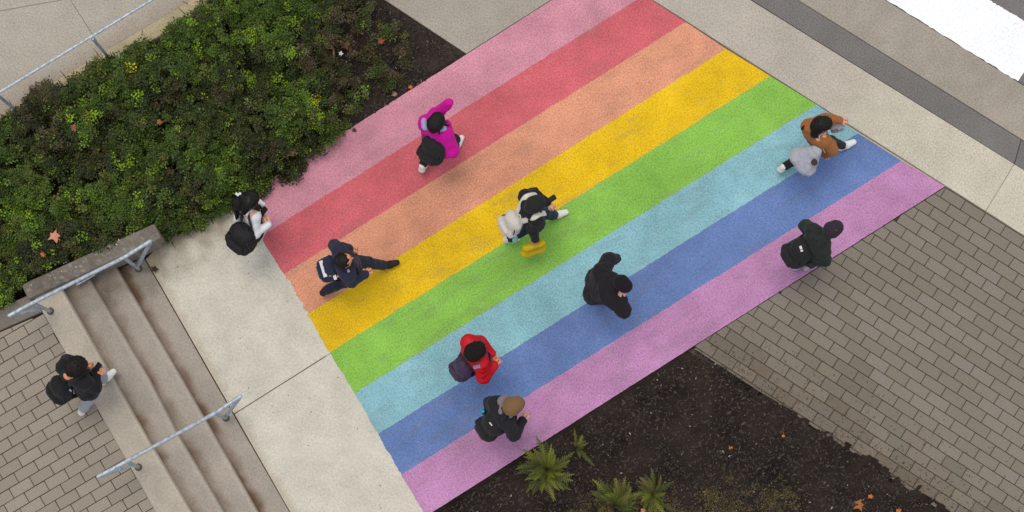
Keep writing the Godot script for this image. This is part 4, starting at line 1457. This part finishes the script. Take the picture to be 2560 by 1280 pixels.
# ---------------------------------------------------------------- the ten people and what they carry
func make_people() -> void:
	var black := cloth(ph(36, 34, 36))
	var black2 := cloth(ph(42, 41, 44))
	var jet := cloth(ph(24, 22, 23), 0.75)
	var hair_b := plain(ph(26, 22, 21), 0.6, M.cloth_tex, 0.2)
	var white := cloth(ph(240, 240, 246))
	var shoe_w := plain(ph(228, 226, 220), 0.6)
	var shoe_b := plain(ph(34, 33, 36), 0.6)
	var navy := cloth(ph(46, 48, 70))
	var bagblack := cloth(ph(38, 36, 38), 0.8)
	var label_w := plain(ph(215, 215, 222), 0.6)

	# 1 magenta jacket
	var mag := cloth(ph(214, 12, 158))
	var d := {"label": "person in a bright magenta jacket walking across the pink and red stripes", "face": [0.51, -0.86], "head": [1091, 305, 1.55], "shL": [1065, 307, 1.35], "shR": [1111, 335, 1.35], "elL": [1088, 287, 1.14], "wrL": [1105, 273, 1.26], "elR": [1130, 378, 1.14], "wrR": [1121, 330, 1.2], "pelvis": [1096, 360, 0.88], "anR": [1138, 368, 0.09], "toR": [1153, 346, 0.035], "anL": [1056, 416, 0.2], "toL": [1062, 405, 0.035],
		"long_sleeve": "LR", "nape": true, "coat": mag, "pants": black, "shoes": shoe_w, "hair": hair_b, "pad": 0.042, "hair_r": 0.106, "locks": [[[1083, 312, 1.5], [1078, 334, 1.3], 0.05, 0.025], [[1104, 310, 1.5], [1124, 314, 1.4], 0.02, 0.008]], "pitch": 0.35}
	var J := build_person(d)
	backpack(d, J, "round black backpack worn over the magenta jacket", bagblack, bagblack, 0.36, 0.44, 0.24, [1083, 370, 1.13])
	var pale := cloth(ph(168, 172, 208))
	put("hood_lining", solid(net([[jp([1060, 302, 1.43], 0), jp([1063, 318, 1.43], 0), 0.04, 0.045]], 0.009, 0.02, 0.004, 2.0), J.origin), pale, J.root)
	put("hood_lining", solid(net([[jp([1098, 325, 1.45], 0), jp([1110, 321, 1.45], 0), 0.034, 0.036]], 0.009, 0.02, 0.004, 2.0), J.origin), pale, J.root)

	# 2 white top, long black hair
	d = {"label": "person with long black hair in a white top at the hedge corner", "face": [0.62, -0.78], "head": [626, 501, 1.53], "shL": [600, 509, 1.33], "shR": [637, 539, 1.33], "elL": [624, 494, 1.1], "wrL": [648, 508, 1.14], "elR": [638, 584, 1.13], "wrR": [669, 562, 1.13], "pelvis": [622, 560, 0.88], "anL": [640, 578, 0.09], "toL": [652, 564, 0.035], "anR": [640, 600, 0.09], "toR": [652, 586, 0.035], "handR": [660, 536, 1.18], "handL": [656, 524, 1.18],
		"nape": true, "wrinkle": 0.006, "coat": white, "pants": jet, "shoes": shoe_w, "hair": plain(ph(20, 18, 18), 0.45), "pad": 0.016, "hem": 0.03, "hair_r": 0.105, "pitch": 0.6, "locks": [[[612, 496, 1.5], [596, 508, 1.44], 0.085, 0.075], [[594, 506, 1.44], [590, 522, 1.34], 0.075, 0.05], [[592, 520, 1.36], [592, 546, 1.2], 0.05, 0.02], [[640, 508, 1.48], [648, 540, 1.25], 0.035, 0.02], [[600, 512, 1.42], [606, 540, 1.3], 0.05, 0.03]]}
	J = build_person(d)
	backpack(d, J, "large black backpack worn over the white top", plain(ph(36, 34, 37), 0.7, M.cloth_tex, 0.3), bagblack, 0.4, 0.46, 0.26, [607, 590, 1.08])
	phone(P(658, 529, 1.22), Vector3(J.F), Vector3(-0.25, 0.9, 0.3), "dark phone held up by the person in the white top")
	patch("hair_clip", J.root, P(593, 486, 1.56), Vector3(0.05, 0.012, 0.03), J.R, Vector3.UP, label_w)
	patch("hair_clip", J.root, P(600, 484, 1.56), Vector3(0.03, 0.012, 0.03), J.R, Vector3.UP, label_w)

	# 3 navy puffer, long stride
	d = {"label": "person in a navy jacket striding over the orange and yellow stripes", "face": [0.95, -0.3], "head": [861, 651, 1.6], "shL": [847, 624, 1.38], "shR": [868, 688, 1.38], "elL": [836, 614, 1.16], "wrL": [872, 621, 1.08], "elR": [879, 704, 1.15], "wrR": [904, 690, 1.1], "pelvis": [878, 668, 0.86], "anL": [962, 664, 0.12], "toL": [990, 657, 0.07], "anR": [812, 727, 0.19], "toR": [826, 722, 0.035],
		"coat": navy, "pants": cloth(ph(40, 42, 60)), "shoes": shoe_b, "hair": hair_b, "pad": 0.03, "hood": 0.05, "hair_r": 0.097, "pitch": 0.0, "fringe": -0.012, "skin": 1, "hair_n": 0.014, "leg_pad": 0.022}
	J = build_person(d)
	var bp := backpack(d, J, "dark backpack with white reflective bars worn over the navy jacket", navy, bagblack, 0.32, 0.44, 0.18, [823, 670, 1.15])
	var fr = bp.get_meta("frame")
	for q in [[-0.1, 0.215, 0.06, 0.075], [-0.045, 0.14, 0.03, 0.06], [0.11, 0.21, 0.07, 0.05]]:
		pass
	patch("reflective_bar", bp, P(808, 672, 1.28), Vector3(0.05, 0.01, 0.22), fr[3], Vector3(-0.3, 1, 0.1), label_w).rotate_y(0.0)
	patch("reflective_bar", bp, P(817, 645, 1.3), Vector3(0.045, 0.01, 0.06), fr[3], Vector3(-0.3, 1, 0.1), label_w)
	patch("reflective_bar", bp, P(824, 681, 1.3), Vector3(0.035, 0.01, 0.1), fr[3], Vector3(-0.3, 1, 0.1), label_w)
	patch("reflective_bar", bp, P(836, 688, 1.3), Vector3(0.04, 0.01, 0.12), fr[3], Vector3(-0.2, 1, 0.1), label_w)
	patch("sleeve_badge", J.root, P(842, 618, 1.4), Vector3(0.05, 0.008, 0.035), J.F, Vector3(-0.2, 1, -0.3), cloth(ph(150, 140, 160)))
	patch("chest_badge", J.root, P(871, 677, 1.47), Vector3(0.03, 0.008, 0.04), J.F, Vector3(0.1, 1, 0.1), cloth(ph(170, 165, 185)))

	# 4 black hooded top, white bag, jeans
	d = {"label": "person in a black hooded top with jeans on the yellow and green stripes", "face": [0.86, -0.5], "head": [1338, 511, 1.55], "shL": [1313, 491, 1.38], "shR": [1341, 550, 1.38], "elL": [1335, 484, 1.17], "wrL": [1364, 504, 1.15], "elR": [1332, 575, 1.12], "wrR": [1338, 600, 0.88], "pelvis": [1330, 542, 0.86], "anL": [1386, 538, 0.1], "toL": [1410, 532, 0.05], "anR": [1272, 596, 0.2], "toR": [1290, 596, 0.035], "handR": [1338, 606, 0.7],
		"coat": black, "pants": cloth(ph(40, 50, 74)), "shoes": shoe_w, "hair": cloth(ph(40, 38, 38)), "hair_name": "hood", "pad": 0.028, "hood": 0.06, "hair_r": 0.112, "pitch": 0.6, "leg_pad": 0.03, "hair_n": 0.006, "hair_f": 1.2, "nape": true}
	J = build_person(d)
	backpack(d, J, "cream white canvas backpack worn over the black hooded top", cloth(ph(222, 214, 205)), cloth(ph(232, 228, 212)), 0.32, 0.4, 0.2, [1281, 556, 1.1], 0.0, 0.3, false, 0.038, 0.8)
	phone(P(1378, 498, 1.2), J.F, Vector3(-0.3, 0.9, 0.1), "dark phone in the outstretched hand of the person in the black hooded top")
	var wb := thing("water_bottle", P(1287, 601, 0.85), "pale turquoise bottle at the side of the cream white backpack", "bottle")
	put("body", tube(PackedVector3Array([Vector3.ZERO, Vector3(0.01, 0.16, -0.02)]), PackedFloat32Array([0.034]), 14), plain(ph(140, 205, 215), 0.3), wb)
	put("cap", tube(PackedVector3Array([Vector3(0.01, 0.16, -0.02), Vector3(0.012, 0.2, -0.025)]), PackedFloat32Array([0.022]), 12), plain(ph(120, 190, 205), 0.4), wb)
	var tc := P(1334, 616, 0.62)
	var tote := thing("tote_bag", tc - Vector3(0, 0.14, 0), "bright yellow carrier bag hanging from the hand of the person in the black hooded top", "bag")
	var ty := cloth(ph(226, 190, 12), 0.6)
	var tx := Vector3(0.95, 0, -0.32).normalized()
	put("bag_body", solid(net([[tc - tx * 0.11 + Vector3(0, 0.08, 0), tc + tx * 0.11 + Vector3(0, 0.08, 0), 0.05, 0.05], [tc - tx * 0.1 - Vector3(0, 0.12, -0.03), tc + tx * 0.1 - Vector3(0, 0.12, -0.03), 0.07, 0.07], [tc - tx * 0.1 + Vector3(0, 0.08, 0), tc - tx * 0.085 - Vector3(0, 0.1, 0), 0.035, 0.045], [tc + tx * 0.1 + Vector3(0, 0.08, 0), tc + tx * 0.085 - Vector3(0, 0.1, 0), 0.035, 0.045], [tc + Vector3(0, 0.08, 0), tc - Vector3(0, 0.1, 0), 0.04, 0.05]], 0.01, 0.03, 0.012, 1.6), tote.position), ty, tote)
	for s in [-1.0, 1.0]:
		var hh: Vector3 = J.handR
		var sd: Vector3 = Vector3(-tx.z, 0, tx.x) * 0.02 * s
		put("handle", tube(smooth_line([tc - tx * 0.07 + Vector3(0, 0.1, 0) + sd - tote.position, hh + Vector3(0, -0.02, 0) + sd * 0.3 - tote.position, tc + tx * 0.07 + Vector3(0, 0.1, 0) + sd - tote.position]), PackedFloat32Array([0.008]), 6), ty, tote)

	# 5 brown jacket
	var brown := cloth(ph(166, 104, 58))
	d = {"label": "person in a tan brown jacket striding across the turquoise and blue stripes", "face": [0.8, -0.6], "head": [2054, 311, 1.55], "shL": [2020, 315, 1.35], "shR": [2060, 352, 1.35], "elL": [2062, 297, 1.33], "wrL": [2100, 300, 1.28], "elR": [2080, 374, 1.14], "wrR": [2068, 386, 0.95], "pelvis": [2048, 356, 0.86], "anL": [2108, 365, 0.1], "toL": [2130, 357, 0.045], "anR": [1958, 418, 0.2], "toR": [1972, 408, 0.035],
		"nape": true, "coat": brown, "pants": black, "shoes": shoe_w, "hair": hair_b, "pad": 0.027, "hem": 0.14, "flare": 0.1, "hair_r": 0.104, "pitch": 0.5, "look": [0.95, -0.2], "hair_n": 0.012, "locks": [[[2040, 315, 1.45], [2014, 318, 1.38], 0.06, 0.04], [[2022, 312, 1.42], [2006, 322, 1.38], 0.035, 0.02]]}
	J = build_person(d)
	var dt := Vector3(0, 0, 0)
	bp = backpack(d, J, "pale grey drawstring bag with a dark round badge worn over the brown jacket", cloth(ph(186, 188, 200)), cloth(ph(205, 208, 218)), 0.42, 0.5, 0.25, [2022, 392, 1.06], 0.0, 0.5, true, 0.014)
	var bd := CylinderMesh.new()
	bd.top_radius = 0.042; bd.bottom_radius = 0.044; bd.height = 0.012
	put("round_badge", bd, plain(ph(60, 52, 48), 0.8), bp, Transform3D(Basis(Vector3(1, 0, 0), 0.25), P(2036, 406, 1.22) - bp.position))
	var sc := thing("plastic_bag", P(2093, 316, 1.1), "crumpled clear grey plastic bag in the forward hand of the person in brown", "bag")
	var so := sc.position
	put("bag_film", solid(net([[so + Vector3(-0.06, 0.02, 0.01), so + Vector3(0.05, 0.03, 0.0), 0.045, 0.05], [so + Vector3(-0.03, -0.08, 0.02), so + Vector3(0.05, -0.06, 0.0), 0.05, 0.05]], 0.01, 0.04, 0.03, 2.2), so), plain(ph(170, 170, 178), 0.35), sc)

	# 6 dark green jacket, seen from behind
	d = {"label": "person in a dark green jacket where the lilac stripe meets the bricks", "face": [0.86, -0.5], "head": [2083, 573, 1.5], "shL": [2034, 577, 1.38], "shR": [2058, 628, 1.38], "elL": [2014, 565, 1.15], "wrL": [2042, 573, 0.98], "elR": [2062, 650, 1.13], "wrR": [2062, 640, 0.93], "pelvis": [2030, 626, 0.86], "anL": [1994, 664, 0.09], "toL": [2010, 654, 0.035], "anR": [2022, 664, 0.1], "toR": [2042, 652, 0.04],
		"coat": cloth(ph(40, 46, 44)), "pants": cloth(ph(48, 46, 50)), "shoes": plain(ph(178, 172, 180), 0.6), "hair": cloth(ph(50, 42, 52)), "hair_name": "cap", "pad": 0.037, "hood": 0.055, "hair_r": 0.108, "pitch": 0.3, "hair_n": 0.003, "hair_f": 1.0, "locks": [[[2088, 570, 1.52], [2096, 565, 1.5], 0.07, 0.06], [[2072, 580, 1.45], [2052, 592, 1.4], 0.085, 0.06]]}
	J = build_person(d)
	bp = backpack(d, J, "black backpack with a small white mark worn over the dark green jacket", bagblack, bagblack, 0.35, 0.46, 0.26, [1999, 628, 1.12])
	patch("white_mark", bp, P(2003, 622, 1.345), Vector3(0.03, 0.008, 0.075), Vector3(0.3, 0, 1).cross(Vector3.UP), Vector3(-0.25, 1, 0.1), label_w)
	patch("cap_emblem", J.root, P(2088, 571, 1.635), Vector3(0.016, 0.006, 0.06), Vector3(1, 0, -0.5), Vector3(0.1, 1, 0), cloth(ph(130, 105, 120)))

	# 7 black coat, hand at the face
	d = {"label": "person in a bulky black coat and cap on the blue stripe, hand raised to face", "face": [0.97, 0.2], "head": [1556, 710, 1.52], "shL": [1503, 680, 1.38], "shR": [1525, 745, 1.38], "elL": [1522, 650, 1.2], "wrL": [1540, 646, 1.02], "elR": [1559, 776, 1.22], "wrR": [1557, 750, 1.4], "pelvis": [1489, 715, 0.9], "anL": [1490, 722, 0.09], "toL": [1512, 722, 0.035], "anR": [1490, 750, 0.09], "toR": [1512, 752, 0.035], "handR": [1556, 736, 1.45],
		"coat": cloth(ph(34, 31, 36)), "pants": jet, "shoes": shoe_b, "hair": cloth(ph(28, 24, 30), 0.95), "hair_name": "cap", "pad": 0.05, "hem": 0.16, "hood": 0.062, "hair_r": 0.103, "pitch": 0.7, "look": [0.8, 0.6], "hair_n": 0.003, "wrinkle": 0.015, "openR": true}
	J = build_person(d)
	patch("cuff_tab", J.root, P(1516, 655, 1.32), Vector3(0.012, 0.006, 0.06), Vector3(1, 0, -0.9), Vector3(0, 1, -0.2), cloth(ph(170, 160, 140)))

	# 8 red puffer
	d = {"label": "person with short dark hair in a glossy red padded jacket on the turquoise stripe", "face": [0.82, -0.57], "head": [1189, 878, 1.58], "shL": [1172, 856, 1.38], "shR": [1202, 907, 1.38], "elL": [1200, 856, 1.15], "wrL": [1222, 878, 1.1], "elR": [1208, 942, 1.14], "wrR": [1232, 917, 1.1], "pelvis": [1190, 893, 0.9], "anL": [1194, 896, 0.09], "toL": [1206, 890, 0.035], "anR": [1190, 920, 0.09], "toR": [1203, 912, 0.035],
		"coat": plain(ph(192, 14, 30), 0.5), "pants": jet, "shoes": shoe_b, "hair": plain(ph(30, 24, 22), 0.9, M.cloth_tex, 0.15), "pad": 0.038, "hood": 0.055, "hair_r": 0.118, "hair_n": 0.02, "hair_f": 4.0, "pitch": 0.2, "nape": false, "quilt": 0.012, "skin": 1, "wrinkle": 0.006}
	J = build_person(d)
	var pur := cloth(ph(66, 50, 78), 0.6)
	bp = backpack(d, J, "dark purple backpack worn over the red padded jacket", pur, pur, 0.3, 0.42, 0.19, [1156, 920, 1.1], 0.0, 0.2)
	patch("lilac_tab", bp, P(1192, 917, 1.47), Vector3(0.09, 0.008, 0.045), Vector3(0.9, 0, -0.25), Vector3(0, 1, 0.3), cloth(ph(150, 130, 165)))
	var gl := thing("dark_pouch", P(1224, 873, 1.0), "dark teal pouch in the left hand of the person in red", "pouch")
	put("pouch_body", solid(net([[gl.position + Vector3(-0.04, 0.05, -0.03), gl.position + Vector3(0.03, 0.05, 0.02), 0.03, 0.03], [gl.position + Vector3(-0.03, -0.06, -0.02), gl.position + Vector3(0.03, -0.06, 0.03), 0.035, 0.035]], 0.009, 0.03, 0.01, 2.0), gl.position), cloth(ph(58, 78, 88)), gl)

	# 9 brown beanie
	d = {"label": "person in a brown knitted hat and black jacket on the lilac stripe", "face": [0.85, -0.52], "head": [1285, 1014, 1.57], "shL": [1240, 1008, 1.38], "shR": [1269, 1056, 1.38], "elL": [1226, 1008, 1.15], "wrL": [1252, 1000, 1.0], "elR": [1284, 1086, 1.16], "wrR": [1306, 1054, 1.14], "pelvis": [1247, 1038, 0.9], "anL": [1252, 1034, 0.09], "toL": [1265, 1027, 0.035], "anR": [1258, 1066, 0.09], "toR": [1272, 1060, 0.035],
		"coat": cloth(ph(36, 36, 42)), "pants": jet, "shoes": shoe_b, "hair": cloth(ph(128, 98, 66)), "hair_name": "knitted_hat", "pad": 0.038, "hair_r": 0.116, "hair_n": 0.006, "pitch": 0.3, "locks": [[[1290, 1012, 1.62], [1303, 1006, 1.6], 0.075, 0.045]]}
	J = build_person(d)
	put("grey_hood", solid(net([[jp([1256, 1002, 1.47], 0), jp([1258, 1026, 1.47], 0), 0.06, 0.065], [jp([1258, 1026, 1.47], 0), jp([1274, 1038, 1.46], 0), 0.062, 0.045], [jp([1256, 1002, 1.47], 0), jp([1266, 994, 1.46], 0), 0.055, 0.04]], 0.01, 0.03, 0.01, 1.6), J.origin), cloth(ph(136, 122, 128)), J.root)
	bp = backpack(d, J, "black backpack with a small white tag worn by the person in the knitted hat", bagblack, bagblack, 0.33, 0.46, 0.25, [1231, 1062, 1.12])
	patch("white_tag", bp, P(1227, 1060, 1.345), Vector3(0.014, 0.008, 0.05), Vector3(1, 0, -0.8), Vector3(-0.2, 1, 0.1), label_w)
	var cb := thing("drink_bottle", P(1209, 1030, 0.98), "bright cyan bottle top beside the black backpack of the person in the knitted hat", "bottle")
	put("body", tube(PackedVector3Array([Vector3(0.012, -0.08, 0.01), Vector3(0, 0.07, 0)]), PackedFloat32Array([0.034]), 14), plain(ph(60, 70, 80), 0.4), cb)
	put("cap", tube(PackedVector3Array([Vector3(0, 0.07, 0), Vector3(-0.002, 0.12, 0)]), PackedFloat32Array([0.033, 0.026]), 14), plain(ph(20, 190, 235), 0.4), cb)

	# 10 at the head of the steps, reading a phone
	d = {"base": 0.45, "label": "person in pale grey trousers reading a phone at the top of the steps", "face": [0.75, -0.66], "head": [189, 917, 1.52], "shL": [160, 918, 1.36], "shR": [209, 955, 1.36], "elL": [168, 902, 1.12], "wrL": [200, 908, 1.08], "elR": [237, 968, 1.14], "wrR": [239, 944, 1.14], "pelvis": [208, 962, 0.88], "anL": [258, 950, 0.1], "toL": [276, 936, 0.045], "anR": [205, 1024, 0.14], "toR": [218, 1010, 0.035], "handR": [246, 926, 1.18],
		"coat": cloth(ph(32, 31, 36)), "pants": cloth(ph(168, 172, 180)), "shoes": shoe_w, "hair": hair_b, "pad": 0.036, "hair_r": 0.116, "hair_n": 0.018, "hair_f": 3.0, "pitch": 0.8, "collar": false, "skin": 1, "leg_pad": 0.022, "openR": true}
	J = build_person(d)
	bp = backpack(d, J, "black backpack worn by the person reading a phone on the steps", cloth(ph(30, 29, 33), 0.8), bagblack, 0.34, 0.44, 0.22, [152, 970, 1.08], 0.45)
	patch("small_tag", bp, P(176, 976, 1.78), Vector3(0.035, 0.008, 0.02), Vector3(0.8, 0, 0.6), Vector3(0, 1, 0), plain(ph(130, 130, 190), 0.6))
	phone(P(243, 919, 1.66), Vector3(0.62, 0, -0.78), Vector3(-0.2, 0.95, 0.2), "black phone held out by the person at the top of the steps")
